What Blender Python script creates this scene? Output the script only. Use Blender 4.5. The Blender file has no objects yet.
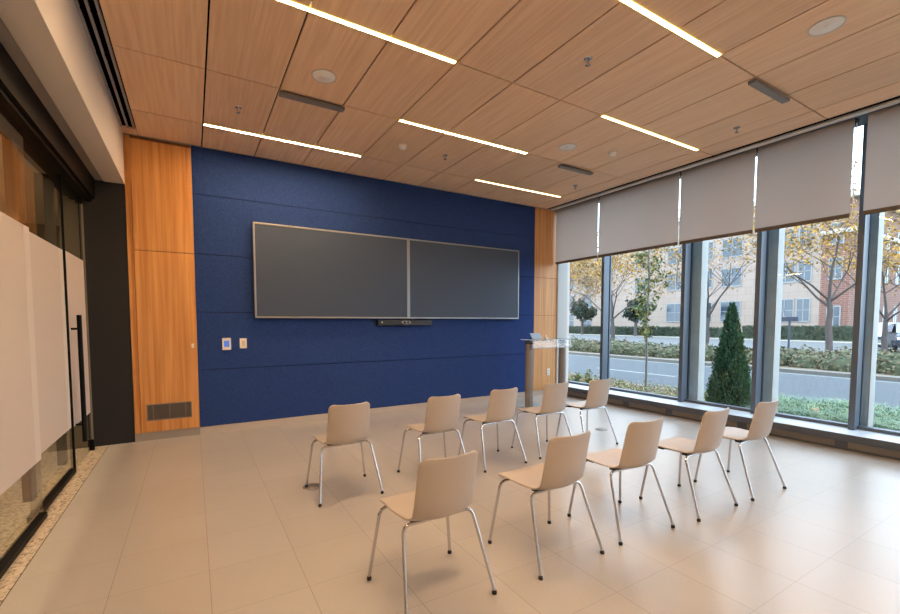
import bpy, math, random
from mathutils import Vector, Matrix

scene = bpy.context.scene
COL = scene.collection
PI = math.pi
random.seed(7)

# ------------------------------------------------------------------ camera
cam_data = bpy.data.cameras.new('camera')
cam = bpy.data.objects.new('camera', cam_data)
COL.objects.link(cam)
cam_data.sensor_fit = 'HORIZONTAL'
cam_data.sensor_width = 36.0
cam_data.lens = 423.866 / 900 * 36.0
cam_data.shift_x = (450 - 439.289) / 900
cam_data.shift_y = (345.875 - 307) / 900
cam_data.clip_start = 0.05
cam_data.clip_end = 500
right = Vector((0.86458293, -0.50248811, -0.00143391))
down = Vector((-0.02910691, -0.04723224, -0.99845977))
fwd = Vector((0.50164643, 0.86329301, -0.05546207))
m = Matrix.Identity(4)
for i in range(3):
    m[i][0] = right[i]; m[i][1] = -down[i]; m[i][2] = -fwd[i]
m.translation = Vector((0, 0, 1.5))
cam.matrix_world = m
scene.camera = cam

# ------------------------------------------------------------------ world, exposure
world = bpy.data.worlds.new('sky')
scene.world = world
world.use_nodes = True
wn = world.node_tree
wn.nodes.clear()
wo = wn.nodes.new('ShaderNodeOutputWorld')
wb = wn.nodes.new('ShaderNodeBackground')
wb.inputs['Color'].default_value = (0.70, 0.85, 1.0, 1)
wb.inputs['Strength'].default_value = 3.7
wn.links.new(wb.outputs[0], wo.inputs[0])

sun_data = bpy.data.lights.new('sun', 'SUN')
sun_data.energy = 1.2
sun_data.angle = math.radians(25)
sun_data.color = (1.0, 0.93, 0.82)
sun = bpy.data.objects.new('sun', sun_data)
COL.objects.link(sun)
# hazy sun standing high over this building's own roof, behind the room's rear left
sun.rotation_euler = Vector((0.62, 0.25, -0.74)).to_track_quat('-Z', 'Y').to_euler()

# emission of the ceiling light strips: set dimmer by the windows so the floor turns cooler there
STRIP = {'window': 12.0, 'middle': 52.0, 'inner': 145.0}
scene.view_settings.view_transform = 'Standard'
scene.view_settings.look = 'None'
scene.view_settings.exposure = 0.82
scene.view_settings.gamma = 1.0
scene.view_settings.use_curve_mapping = False
scene.cycles.use_denoising = True
scene.cycles.max_bounces = 10
scene.cycles.diffuse_bounces = 6
scene.cycles.transparent_max_bounces = 24
scene.cycles.sample_clamp_indirect = 6.0
scene.cycles.caustics_reflective = False
scene.cycles.caustics_refractive = False


# ------------------------------------------------------------------ materials
def lin(c):
    return tuple(((v / 255) / 12.92) if v / 255 <= 0.04045 else (((v / 255) + 0.055) / 1.055) ** 2.4 for v in c) + (1,)


def new_mat(name):
    mt = bpy.data.materials.new(name)
    mt.use_nodes = True
    nt = mt.node_tree
    return mt, nt, nt.nodes['Principled BSDF']


def plain(name, rgb, rough=0.6, metal=0.0, noise=0.0, scale=30.0, bump=0.0, spec=0.5):
    mt, nt, b = new_mat(name)
    b.inputs['Roughness'].default_value = rough
    b.inputs['Metallic'].default_value = metal
    b.inputs['Specular IOR Level'].default_value = spec
    b.inputs['Base Color'].default_value = lin(rgb)
    if noise or bump:
        tc = nt.nodes.new('ShaderNodeTexCoord')
        nz = nt.nodes.new('ShaderNodeTexNoise')
        nz.inputs['Scale'].default_value = scale
        nz.inputs['Detail'].default_value = 4
        nt.links.new(tc.outputs['Object'], nz.inputs['Vector'])
        if noise:
            rp = nt.nodes.new('ShaderNodeValToRGB')
            c = lin(rgb)
            rp.color_ramp.elements[0].position = 0.3
            rp.color_ramp.elements[1].position = 0.7
            rp.color_ramp.elements[0].color = tuple(v * (1 - noise) for v in c[:3]) + (1,)
            rp.color_ramp.elements[1].color = tuple(min(1, v * (1 + noise)) for v in c[:3]) + (1,)
            nt.links.new(nz.outputs['Fac'], rp.inputs['Fac'])
            nt.links.new(rp.outputs['Color'], b.inputs['Base Color'])
        if bump:
            bp = nt.nodes.new('ShaderNodeBump')
            bp.inputs['Strength'].default_value = bump
            bp.inputs['Distance'].default_value = 0.01
            nt.links.new(nz.outputs['Fac'], bp.inputs['Height'])
            nt.links.new(bp.outputs['Normal'], b.inputs['Normal'])
    return mt


def wood(name, dark, light, stretch, rough=0.42, island=0.0, spec=0.3):
    """fine straight grain; stretch = noise scale along x, y, z (small = grain runs that way)"""
    mt, nt, b = new_mat(name)
    b.inputs['Roughness'].default_value = rough
    b.inputs['Specular IOR Level'].default_value = spec
    tc = nt.nodes.new('ShaderNodeTexCoord')
    mp = nt.nodes.new('ShaderNodeMapping')
    mp.inputs['Scale'].default_value = stretch
    nt.links.new(tc.outputs['Object'], mp.inputs['Vector'])
    n1 = nt.nodes.new('ShaderNodeTexNoise')
    n1.inputs['Scale'].default_value = 1.0
    n1.inputs['Detail'].default_value = 6
    n1.inputs['Distortion'].default_value = 0.4
    nt.links.new(mp.outputs[0], n1.inputs['Vector'])
    rp = nt.nodes.new('ShaderNodeValToRGB')
    rp.color_ramp.elements[0].position = 0.32
    rp.color_ramp.elements[1].position = 0.68
    rp.color_ramp.elements[0].color = lin(dark)
    rp.color_ramp.elements[1].color = lin(light)
    nt.links.new(n1.outputs['Fac'], rp.inputs['Fac'])
    out = rp.outputs['Color']
    if island:
        ge = nt.nodes.new('ShaderNodeNewGeometry')
        # each panel takes its grain from another place in the veneer and has its own tone
        ad = nt.nodes.new('ShaderNodeVectorMath'); ad.operation = 'SCALE'
        cb = nt.nodes.new('ShaderNodeCombineXYZ')
        for k in range(3):
            nt.links.new(ge.outputs['Random Per Island'], cb.inputs[k])
        nt.links.new(cb.outputs[0], ad.inputs[0]); ad.inputs['Scale'].default_value = 40
        a2 = nt.nodes.new('ShaderNodeVectorMath'); a2.operation = 'ADD'
        nt.links.new(mp.outputs[0], a2.inputs[0]); nt.links.new(ad.outputs[0], a2.inputs[1])
        nt.links.new(a2.outputs[0], n1.inputs['Vector'])
        mr = nt.nodes.new('ShaderNodeMapRange')
        mr.inputs['To Min'].default_value = 1 - island
        mr.inputs['To Max'].default_value = 1 + island
        nt.links.new(ge.outputs['Random Per Island'], mr.inputs['Value'])
        hs = nt.nodes.new('ShaderNodeHueSaturation')
        nt.links.new(mr.outputs[0], hs.inputs['Value'])
        nt.links.new(out, hs.inputs['Color'])
        out = hs.outputs['Color']
    nt.links.new(out, b.inputs['Base Color'])
    return mt


def glass_mat(name, tint=(1, 1, 1), ior=1.45, boost=1.0):
    """thin pane: clear with a mirror reflection that grows at grazing angles"""
    mt = bpy.data.materials.new(name)
    mt.use_nodes = True
    nt = mt.node_tree
    nt.nodes.clear()
    o = nt.nodes.new('ShaderNodeOutputMaterial')
    mx = nt.nodes.new('ShaderNodeMixShader')
    tr = nt.nodes.new('ShaderNodeBsdfTransparent')
    tr.inputs['Color'].default_value = tint + (1,)
    gl = nt.nodes.new('ShaderNodeBsdfGlossy')
    gl.inputs['Roughness'].default_value = 0.0
    fr = nt.nodes.new('ShaderNodeFresnel')
    fr.inputs['IOR'].default_value = ior
    ml = nt.nodes.new('ShaderNodeMath'); ml.operation = 'MULTIPLY'; ml.use_clamp = True
    ml.inputs[1].default_value = boost
    # the back of the pane reflects like its front
    ge = nt.nodes.new('ShaderNodeNewGeometry')
    nt.links.new(fr.outputs[0], ml.inputs[0])
    iv = nt.nodes.new('ShaderNodeMath'); iv.operation = 'SUBTRACT'; iv.inputs[0].default_value = 1.0
    nt.links.new(ge.outputs['Backfacing'], iv.inputs[1])
    m2 = nt.nodes.new('ShaderNodeMath'); m2.operation = 'MULTIPLY'
    nt.links.new(ml.outputs[0], m2.inputs[0]); nt.links.new(iv.outputs[0], m2.inputs[1])
    nt.links.new(m2.outputs[0], mx.inputs['Fac'])
    nt.links.new(tr.outputs[0], mx.inputs[1])
    nt.links.new(gl.outputs[0], mx.inputs[2])
    nt.links.new(mx.outputs[0], o.inputs['Surface'])
    return mt


def translucent(name, rgb, amount, rough=0.8, weave=0.0, scale=400):
    mt = bpy.data.materials.new(name)
    mt.use_nodes = True
    nt = mt.node_tree
    nt.nodes.clear()
    o = nt.nodes.new('ShaderNodeOutputMaterial')
    mx = nt.nodes.new('ShaderNodeMixShader'); mx.inputs['Fac'].default_value = amount
    d = nt.nodes.new('ShaderNodeBsdfDiffuse'); d.inputs['Color'].default_value = lin(rgb)
    t = nt.nodes.new('ShaderNodeBsdfTranslucent'); t.inputs['Color'].default_value = lin(rgb)
    if weave:
        tc = nt.nodes.new('ShaderNodeTexCoord')
        nz = nt.nodes.new('ShaderNodeTexNoise'); nz.inputs['Scale'].default_value = scale
        nt.links.new(tc.outputs['Object'], nz.inputs['Vector'])
        rp = nt.nodes.new('ShaderNodeValToRGB')
        c = lin(rgb)
        rp.color_ramp.elements[0].color = tuple(v * (1 - weave) for v in c[:3]) + (1,)
        rp.color_ramp.elements[1].color = tuple(min(1, v * (1 + weave)) for v in c[:3]) + (1,)
        nt.links.new(nz.outputs['Fac'], rp.inputs['Fac'])
        nt.links.new(rp.outputs[0], d.inputs['Color'])
    nt.links.new(d.outputs[0], mx.inputs[1]); nt.links.new(t.outputs[0], mx.inputs[2])
    nt.links.new(mx.outputs[0], o.inputs['Surface'])
    return mt


def acrylic_mat(name):
    """slightly milky clear sheet"""
    mt = bpy.data.materials.new(name)
    mt.use_nodes = True
    nt = mt.node_tree
    nt.nodes.clear()
    o = nt.nodes.new('ShaderNodeOutputMaterial')
    tr = nt.nodes.new('ShaderNodeBsdfTransparent')
    d = nt.nodes.new('ShaderNodeBsdfDiffuse'); d.inputs['Color'].default_value = lin((220, 226, 230))
    mx = nt.nodes.new('ShaderNodeMixShader'); mx.inputs['Fac'].default_value = 0.07
    nt.links.new(tr.outputs[0], mx.inputs[1]); nt.links.new(d.outputs[0], mx.inputs[2])
    gl = nt.nodes.new('ShaderNodeBsdfGlossy'); gl.inputs['Roughness'].default_value = 0.15
    m2 = nt.nodes.new('ShaderNodeMixShader'); m2.inputs['Fac'].default_value = 0.04
    nt.links.new(mx.outputs[0], m2.inputs[1]); nt.links.new(gl.outputs[0], m2.inputs[2])
    nt.links.new(m2.outputs[0], o.inputs['Surface'])
    return mt


def emit(name, rgb, strength):
    mt = bpy.data.materials.new(name)
    mt.use_nodes = True
    nt = mt.node_tree
    nt.nodes.clear()
    o = nt.nodes.new('ShaderNodeOutputMaterial')
    e = nt.nodes.new('ShaderNodeEmission')
    e.inputs['Color'].default_value = rgb + (1,)
    e.inputs['Strength'].default_value = strength
    nt.links.new(e.outputs[0], o.inputs['Surface'])
    return mt


def floor_tile_mat():
    mt, nt, b = new_mat('porcelain_tile')
    b.inputs['Specular IOR Level'].default_value = 0.4
    tc = nt.nodes.new('ShaderNodeTexCoord')
    sx = nt.nodes.new('ShaderNodeSeparateXYZ')
    nt.links.new(tc.outputs['Object'], sx.inputs[0])

    def M(op, a, bb=None, clamp=False):
        n = nt.nodes.new('ShaderNodeMath'); n.operation = op; n.use_clamp = clamp
        for k, v in enumerate((a, bb)):
            if v is None: continue
            if isinstance(v, (int, float)): n.inputs[k].default_value = v
            else: nt.links.new(v, n.inputs[k])
        return n.outputs[0]
    SX, SY = 0.4875, 0.4585
    u = M('DIVIDE', M('SUBTRACT', sx.outputs[0], 0.0445), SX)
    v = M('DIVIDE', M('SUBTRACT', sx.outputs[1], 1.0155), SY)
    fu = M('SUBTRACT', u, M('FLOOR', u)); fv = M('SUBTRACT', v, M('FLOOR', v))
    du = M('MULTIPLY', M('MINIMUM', fu, M('SUBTRACT', 1.0, fu)), SX)
    dv = M('MULTIPLY', M('MINIMUM', fv, M('SUBTRACT', 1.0, fv)), SY)
    ju = M('LESS_THAN', du, 0.0021); jv = M('LESS_THAN', dv, 0.0016)
    joint = M('MAXIMUM', ju, M('MULTIPLY', jv, 0.75))
    cell = nt.nodes.new('ShaderNodeCombineXYZ')
    nt.links.new(M('FLOOR', u), cell.inputs[0]); nt.links.new(M('FLOOR', v), cell.inputs[1])
    wnz = nt.nodes.new('ShaderNodeTexWhiteNoise'); wnz.noise_dimensions = '3D'
    nt.links.new(cell.outputs[0], wnz.inputs['Vector'])
    n1 = nt.nodes.new('ShaderNodeTexNoise'); n1.inputs['Scale'].default_value = 1.3
    n1.inputs['Detail'].default_value = 5
    nt.links.new(tc.outputs['Object'], n1.inputs['Vector'])
    n2 = nt.nodes.new('ShaderNodeTexNoise'); n2.inputs['Scale'].default_value = 60
    nt.links.new(tc.outputs['Object'], n2.inputs['Vector'])
    val = M('ADD', M('MULTIPLY', n1.outputs['Fac'], 0.16), M('ADD', M('MULTIPLY', wnz.outputs['Value'], 0.05), M('MULTIPLY', n2.outputs['Fac'], 0.08)))
    val = M('ADD', val, 0.855)
    hs = nt.nodes.new('ShaderNodeHueSaturation')
    hs.inputs['Color'].default_value = lin((176, 170, 164))
    nt.links.new(val, hs.inputs['Value'])
    mx = nt.nodes.new('ShaderNodeMix'); mx.data_type = 'RGBA'
    nt.links.new(M('MULTIPLY', joint, 0.55), mx.inputs['Factor'])
    nt.links.new(hs.outputs[0], mx.inputs['A'])
    mx.inputs['B'].default_value = lin((110, 98, 88))
    nt.links.new(mx.outputs['Result'], b.inputs['Base Color'])
    b.inputs['Roughness'].default_value = 0.30
    b.inputs['Specular IOR Level'].default_value = 0.6
    return mt


def terrazzo_mat():
    mt, nt, b = new_mat('pebble_terrazzo')
    b.inputs['Roughness'].default_value = 0.55
    tc = nt.nodes.new('ShaderNodeTexCoord')
    vo = nt.nodes.new('ShaderNodeTexVoronoi'); vo.inputs['Scale'].default_value = 60
    nt.links.new(tc.outputs['Object'], vo.inputs['Vector'])
    rp = nt.nodes.new('ShaderNodeValToRGB')
    rp.color_ramp.interpolation = 'CONSTANT'
    els = rp.color_ramp.elements
    els[0].color = lin((138, 120, 102)); els[0].position = 0
    els[1].color = lin((190, 174, 152)); els[1].position = 0.24
    for pz, c in ((0.6, (206, 192, 172)), (0.85, (160, 142, 120))):
        e = els.new(pz); e.color = lin(c)
    nt.links.new(vo.outputs['Color'], rp.inputs['Fac'])
    nt.links.new(rp.outputs[0], b.inputs['Base Color'])
    return mt


def felt_mat():
    mt, nt, b = new_mat('blue_felt')
    b.inputs['Roughness'].default_value = 0.95
    b.inputs['Specular IOR Level'].default_value = 0.1
    tc = nt.nodes.new('ShaderNodeTexCoord')
    n1 = nt.nodes.new('ShaderNodeTexNoise'); n1.inputs['Scale'].default_value = 90; n1.inputs['Detail'].default_value = 5
    nt.links.new(tc.outputs['Object'], n1.inputs['Vector'])
    rp = nt.nodes.new('ShaderNodeValToRGB')
    rp.color_ramp.elements[0].position = 0.3; rp.color_ramp.elements[1].position = 0.7
    rp.color_ramp.elements[0].color = lin((38, 57, 108)); rp.color_ramp.elements[1].color = lin((51, 74, 128))
    nt.links.new(n1.outputs['Fac'], rp.inputs['Fac'])
    nt.links.new(rp.outputs[0], b.inputs['Base Color'])
    bp = nt.nodes.new('ShaderNodeBump'); bp.inputs['Strength'].default_value = 0.3; bp.inputs['Distance'].default_value = 0.004
    nt.links.new(n1.outputs['Fac'], bp.inputs['Height']); nt.links.new(bp.outputs[0], b.inputs['Normal'])
    return mt


def brick_mat(name, c1, c2, mortar, w=0.4, h=0.13, msize=0.012):
    """courses on an upright wall: u runs along x + y, v along z"""
    mt, nt, b = new_mat(name)
    b.inputs['Roughness'].default_value = 0.9
    tc = nt.nodes.new('ShaderNodeTexCoord')
    sx = nt.nodes.new('ShaderNodeSeparateXYZ'); nt.links.new(tc.outputs['Object'], sx.inputs[0])
    ad = nt.nodes.new('ShaderNodeMath'); ad.operation = 'ADD'
    nt.links.new(sx.outputs[0], ad.inputs[0]); nt.links.new(sx.outputs[1], ad.inputs[1])
    cb = nt.nodes.new('ShaderNodeCombineXYZ')
    nt.links.new(ad.outputs[0], cb.inputs[0]); nt.links.new(sx.outputs[2], cb.inputs[1])
    bt = nt.nodes.new('ShaderNodeTexBrick')
    bt.inputs['Scale'].default_value = 1.0
    bt.inputs['Brick Width'].default_value = w
    bt.inputs['Row Height'].default_value = h
    bt.inputs['Mortar Size'].default_value = msize
    bt.inputs['Color1'].default_value = lin(c1); bt.inputs['Color2'].default_value = lin(c2); bt.inputs['Mortar'].default_value = lin(mortar)
    nt.links.new(cb.outputs[0], bt.inputs['Vector'])
    nt.links.new(bt.outputs['Color'], b.inputs['Base Color'])
    return mt


def leaf_mat(name, cols, rough=0.6):
    mt, nt, b = new_mat(name)
    b.inputs['Roughness'].default_value = rough
    b.inputs['Specular IOR Level'].default_value = 0.2
    ge = nt.nodes.new('ShaderNodeNewGeometry')
    rp = nt.nodes.new('ShaderNodeValToRGB')
    els = rp.color_ramp.elements
    els[0].color = lin(cols[0]); els[1].color = lin(cols[-1])
    for k, c in enumerate(cols[1:-1]):
        e = els.new((k + 1) / (len(cols) - 1)); e.color = lin(c)
    nt.links.new(ge.outputs['Random Per Island'], rp.inputs['Fac'])
    nt.links.new(rp.outputs[0], b.inputs['Base Color'])
    return mt


MT = {}
MT['floor'] = floor_tile_mat()
MT['terrazzo'] = terrazzo_mat()
MT['felt'] = felt_mat()
MT['felt_gap'] = plain('felt_joint', (6, 12, 28), 0.95)
MT['ceil_wood'] = wood('ceiling_veneer', (226, 186, 150), (240, 206, 172), (38, 1.3, 1), 0.5, 0.07)
MT['wood'] = wood('maple_veneer', (188, 124, 66), (218, 158, 96), (26, 26, 0.7), 0.42)
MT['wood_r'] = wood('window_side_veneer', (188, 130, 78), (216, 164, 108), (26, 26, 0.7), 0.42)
MT['wood_dk'] = plain('veneer_edge', (120, 74, 40), 0.6)
MT['groove'] = plain('dark_groove', (14, 11, 10), 0.9, spec=0.1)
MT['white'] = plain('white_paint', (214, 206, 198), 0.7, noise=0.02, scale=200)
MT['wall_paint'] = plain('grey_white_paint', (205, 198, 190), 0.7)
MT['greyband'] = plain('recess_shade_grey', (158, 152, 146), 0.7)  # grey that carries the shade of the recess beside the bulkhead
MT['black_wall'] = plain('black_fabric_panel', (30, 29, 30), 0.85, noise=0.15, scale=250)
MT['black'] = plain('black_metal', (7, 7, 8), 0.5, spec=0.15)
MT['black_plastic'] = plain('black_plastic', (34, 35, 38), 0.45)
MT['screen'] = plain('matt_screen', (60, 72, 92), 0.5, spec=0.35)
MT['bezel'] = plain('silver_bezel', (150, 150, 150), 0.35, 0.7)
MT['kick'] = plain('grey_kickboard', (150, 140, 130), 0.5)
MT['baseboard'] = plain('grey_baseboard', (186, 174, 162), 0.5)
MT['grille'] = plain('steel_grille', (130, 122, 114), 0.45, 0.6)
MT['grille_dk'] = plain('grille_slot', (62, 54, 50), 0.8)
MT['chrome'] = plain('chrome', (205, 205, 208), 0.12, 1.0)
MT['shell'] = plain('chair_shell', (184, 172, 161), 0.38, noise=0.02, scale=300, spec=0.35)
MT['foot'] = plain('black_rubber', (14, 14, 15), 0.6)
MT['mullion'] = plain('dark_grey_aluminium', (86, 98, 114), 0.4, 0.1)
MT['sill'] = plain('sill_aluminium', (223, 238, 253), 0.3, 0.1)
MT['curb'] = plain('curb_grey', (78, 84, 96), 0.45, 0.0)
MT['curbgrille'] = plain('convector_grille', (128, 122, 118), 0.5, 0.3)
MT['glass'] = glass_mat('window_glass', (0.95, 0.98, 0.99))
MT['pglass'] = glass_mat('partition_glass', (0.86, 0.88, 0.86), boost=1.2)
MT['frost'] = translucent('frosted_film', (216, 204, 194), 0.35)
MT['shade'] = translucent('shade_fabric', (182, 171, 163), 0.34, weave=0.05)
MT['hem'] = plain('hem_bar', (96, 84, 76), 0.6)
MT['fascia'] = plain('pale_aluminium', (232, 230, 226), 0.4, 0.2)
MT['chain'] = plain('white_bead', (226, 228, 232), 0.4)
for zone, power in STRIP.items():
    MT['strip_' + zone] = emit('warm_led_strip_' + zone, (1.0, 0.67, 0.37), power)
MT['strip_edge'] = emit('amber_strip_edge', (1.0, 0.66, 0.12), 0.8)  # housing lips given emission for the yellow side glow of the strips
MT['lamp'] = emit('added_corridor_lamp', (1.0, 0.76, 0.50), 26.0)  # emission of the lamps added to lift the dim left side
MT['pale_band'] = translucent('pale_film_band', (226, 216, 206), 0.3)
MT['speaker'] = plain('white_speaker_mesh', (240, 236, 232), 0.7, noise=0.05, scale=500)
MT['greymetal'] = plain('grey_metal', (138, 133, 131), 0.4, 0.5)
MT['lectern'] = plain('bronze_aluminium', (134, 122, 112), 0.42, 0.4)
MT['acrylic'] = acrylic_mat('clear_acrylic')
MT['acrylic_edge'] = translucent('acrylic_edge', (214, 224, 232), 0.5)
MT['tablet'] = plain('blue_grey_plastic', (126, 142, 160), 0.35)
MT['plate'] = plain('white_plate', (226, 218, 206), 0.45)
MT['plate_in'] = plain('beige_switch', (206, 194, 172), 0.45)
MT['touch'] = emit('touch_screen', (0.12, 0.22, 0.62), 0.55)
MT['asphalt'] = plain('asphalt', (59, 64, 70), 0.85, noise=0.08, scale=3)
MT['paint_line'] = plain('road_paint', (127, 127, 122), 0.8)
MT['concrete'] = plain('concrete', (78, 80, 82), 0.85, noise=0.05, scale=6)
MT['curbstone'] = plain('curb_stone', (102, 97, 91), 0.85, noise=0.05, scale=4)
MT['pilaster'] = plain('grey_stone', (168, 196, 218), 0.8, noise=0.1, scale=5)
MT['lit_side'] = plain('white_lit_side', (178, 178, 175), 0.6)  # sky light put into the colour of the column sides; jamb is white
MT['soil'] = plain('leafy_soil', (98, 85, 68), 0.95, noise=0.25, scale=9)
MT['lawn'] = plain('lawn', (64, 80, 52), 0.95, noise=0.2, scale=8)
MT['bark'] = plain('grey_bark', (69, 62, 60), 0.9, noise=0.2, scale=12)
MT['bark_thin'] = plain('pale_bark', (120, 112, 106), 0.9, noise=0.1, scale=20)
MT['leaf_yellow'] = leaf_mat('yellow_leaf', [(150, 108, 36), (170, 130, 48), (132, 102, 58), (140, 116, 72), (118, 94, 64)])
MT['leaf_young'] = leaf_mat('green_yellow_leaf', [(68, 94, 51), (86, 108, 59), (125, 125, 70), (149, 119, 55), (76, 100, 64)])
MT['leaf_dark'] = leaf_mat('dark_leaf', [(35, 48, 39), (48, 59, 48), (59, 66, 53)])
MT['leaf_shrub'] = leaf_mat('shrub_leaf', [(66, 74, 53), (81, 87, 64), (94, 89, 68), (104, 91, 72), (70, 72, 57)])
MT['leaf_hedge'] = leaf_mat('hedge_leaf', [(38, 48, 38), (48, 57, 45), (58, 62, 48)])
MT['leaf_thuja'] = leaf_mat('thuja_spray', [(58, 88, 58), (70, 102, 68), (88, 118, 82), (62, 92, 66)])
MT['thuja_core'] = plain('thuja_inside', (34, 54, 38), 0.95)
MT['grass'] = leaf_mat('grass_blade', [(92, 118, 84), (112, 138, 104), (104, 134, 120), (138, 148, 96), (96, 124, 104)])
MT['cover'] = leaf_mat('ground_cover', [(150, 132, 104), (168, 132, 114), (118, 132, 80), (140, 144, 92), (172, 148, 128)])
MT['flower'] = leaf_mat('dry_flower', [(206, 166, 130), (188, 142, 110), (220, 190, 140)])
MT['stone'] = brick_mat('buff_stone', (141, 127, 119), (137, 122, 113), (124, 110, 103), 1.6, 0.8, 0.02)
MT['brick'] = brick_mat('red_brick', (113, 74, 65), (102, 66, 57), (125, 111, 103), 0.6, 0.2, 0.02)
MT['trim_stone'] = plain('white_stone_trim', (162, 162, 162), 0.8)
MT['bwin'] = plain('pane', (39, 52, 64), 0.12, 0.0, spec=0.8)
MT['bframe'] = plain('window_frame_white', (123, 124, 126), 0.6)
MT['car_white'] = plain('white_car_paint', (180, 182, 185), 0.25)
MT['car_dark'] = plain('dark_car_paint', (52, 56, 66), 0.25)
MT['car_glass'] = plain('car_glass', (120, 134, 150), 0.1, spec=0.9)
MT['tyre'] = plain('tyre', (24, 24, 26), 0.8)
MT['post_dark'] = plain('dark_post', (44, 50, 66), 0.5)
MT['cor_wall'] = plain('corridor_paint', (196, 176, 150), 0.75)
MT['cor_post'] = plain('brown_post', (112, 84, 62), 0.7)
MT['cor_grey'] = plain('grey_post', (112, 104, 92), 0.7)
MT['lens'] = plain('lens', (8, 9, 12), 0.1)


# ------------------------------------------------------------------ mesh builder
class MB:
    def __init__(s):
        s.v = []; s.f = []; s.mi = []; s.sm = []

    def add(s, vs, fs, mi=0, smooth=False):
        o = len(s.v)
        s.v += [tuple(p) for p in vs]
        for f in fs:
            s.f.append(tuple(i + o for i in f)); s.mi.append(mi); s.sm.append(smooth)

    def box(s, x0, x1, y0, y1, z0, z1, mi=0):
        s.add([(x0, y0, z0), (x1, y0, z0), (x1, y1, z0), (x0, y1, z0), (x0, y0, z1), (x1, y0, z1), (x1, y1, z1), (x0, y1, z1)],
              [(0, 3, 2, 1), (4, 5, 6, 7), (0, 1, 5, 4), (1, 2, 6, 5), (2, 3, 7, 6), (3, 0, 4, 7)], mi)

    def quad(s, a, b, c, d, mi=0):
        s.add([a, b, c, d], [(0, 1, 2, 3)], mi)

    def tube(s, pts, rad, n=10, mi=0, cap=True, smooth=True, up=None):
        pts = [Vector(p) for p in pts]
        if not isinstance(rad, (list, tuple)): rad = [rad] * len(pts)
        rings = []
        prev = None
        for i, p in enumerate(pts):
            if i == 0: t = pts[1] - p
            elif i == len(pts) - 1: t = p - pts[i - 1]
            else: t = (pts[i + 1] - p).normalized() + (p - pts[i - 1]).normalized()
            t.normalize()
            if prev is None:
                a = Vector((0, 0, 1)) if abs(t.z) < 0.9 else Vector((1, 0, 0))
                u = t.cross(a).normalized()
            else:
                u = (prev - t * prev.dot(t)).normalized()
            prev = u
            w = t.cross(u)
            rings.append([p + (u * math.cos(2 * PI * k / n) + w * math.sin(2 * PI * k / n)) * rad[i] for k in range(n)])
        vs = [q for r in rings for q in r]
        fs = []
        for i in range(len(pts) - 1):
            for k in range(n):
                fs.append((i * n + k, i * n + (k + 1) % n, (i + 1) * n + (k + 1) % n, (i + 1) * n + k))
        s.add(vs, fs, mi, smooth)
        if cap:
            s.add(rings[0], [tuple(range(n))[::-1]], mi)
            s.add(rings[-1], [tuple(range(n))], mi)

    def lathe(s, prof, c, n=24, mi=0, sx=1.0, sy=1.0, smooth=True):
        vs = []
        for r, z in prof:
            for k in range(n):
                a = 2 * PI * k / n
                vs.append((c[0] + r * math.cos(a) * sx, c[1] + r * math.sin(a) * sy, c[2] + z))
        fs = []
        for i in range(len(prof) - 1):
            for k in range(n):
                fs.append((i * n + k, i * n + (k + 1) % n, (i + 1) * n + (k + 1) % n, (i + 1) * n + k))
        s.add(vs, fs, mi, smooth)
        m_ = len(prof) - 1
        s.add(vs[:n], [tuple(range(n))[::-1]], mi)
        s.add(vs[m_ * n:], [tuple(range(n))], mi)

    def leaf(s, p, size, nrm, rnd, mi=0, aspect=0.6):
        nrm = nrm.normalized()
        a = Vector((rnd.uniform(-1, 1), rnd.uniform(-1, 1), rnd.uniform(-1, 1)))
        u = nrm.cross(a)
        if u.length < 1e-3: u = nrm.orthogonal()
        u.normalize()
        w = nrm.cross(u)
        u = u * size; w = w * size * aspect
        s.add([p - u, p + w * 0.9 - u * 0.1, p + u, p - w * 0.9 - u * 0.1], [(0, 1, 2, 3)], mi)

    def data(s, name, mats):
        me = bpy.data.meshes.new(name)
        me.from_pydata(s.v, [], s.f)
        for mm in mats: me.materials.append(mm)
        me.polygons.foreach_set('material_index', s.mi)
        me.polygons.foreach_set('use_smooth', s.sm)
        me.update()
        return me

    def build(s, name, mats, parent=None, bevel=0.0, seg=2):
        if not isinstance(mats, (list, tuple)): mats = [mats]
        o = bpy.data.objects.new(name, s.data(name, mats))
        COL.objects.link(o)
        if parent: o.parent = parent
        if bevel:
            bv = o.modifiers.new('bevel', 'BEVEL'); bv.width = bevel; bv.segments = seg; bv.limit_method = 'ANGLE'
            bv.angle_limit = math.radians(40)
        return o


def tag(o, label=None, cat=None, group=None, kind=None):
    if label: o['label'] = label
    if cat: o['category'] = cat
    if group: o['group'] = group
    if kind: o['kind'] = kind
    return o


def thing(name, label, cat, loc=(0, 0, 0), rz=0.0, group=None):
    o = bpy.data.objects.new(name, None)
    o.empty_display_size = 0.1
    COL.objects.link(o)
    o.location = loc; o.rotation_euler = (0, 0, rz)
    return tag(o, label, cat, group)


def copy_tree(o, parent=None):
    c = o.copy(); COL.objects.link(c)
    if parent: c.parent = parent
    for ch in list(o.children):
        copy_tree(ch, c)
    return c


def struct(name, mb, mats, parent=None, bevel=0.0):
    o = mb.build(name, mats, parent, bevel)
    if parent is None: o['kind'] = 'structure'
    return o


# ================================================================== ROOM SHELL
ZC = 3.79          # ceiling
YB = 6.48          # back wall
XW = 6.53          # face of the curb under the windows
Y0 = -2.3          # rear wall behind the camera

# floor of porcelain tiles, with the pebbled terrazzo of the corridor along its left edge
f = MB(); f.box(-0.925, 6.9, Y0, YB + 0.1, -0.12, 0.0)
struct('floor', f, MT['floor'])
f = MB(); f.box(-4.2, -0.931, Y0, 10, -0.12, 0.0)
struct('floor_corridor', f, MT['terrazzo'])
f = MB(); f.box(-0.931, -0.925, Y0, YB, -0.1, 0.0005)
struct('trim_1', f, plain('joint_strip', (86, 74, 64), 0.6))

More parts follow.
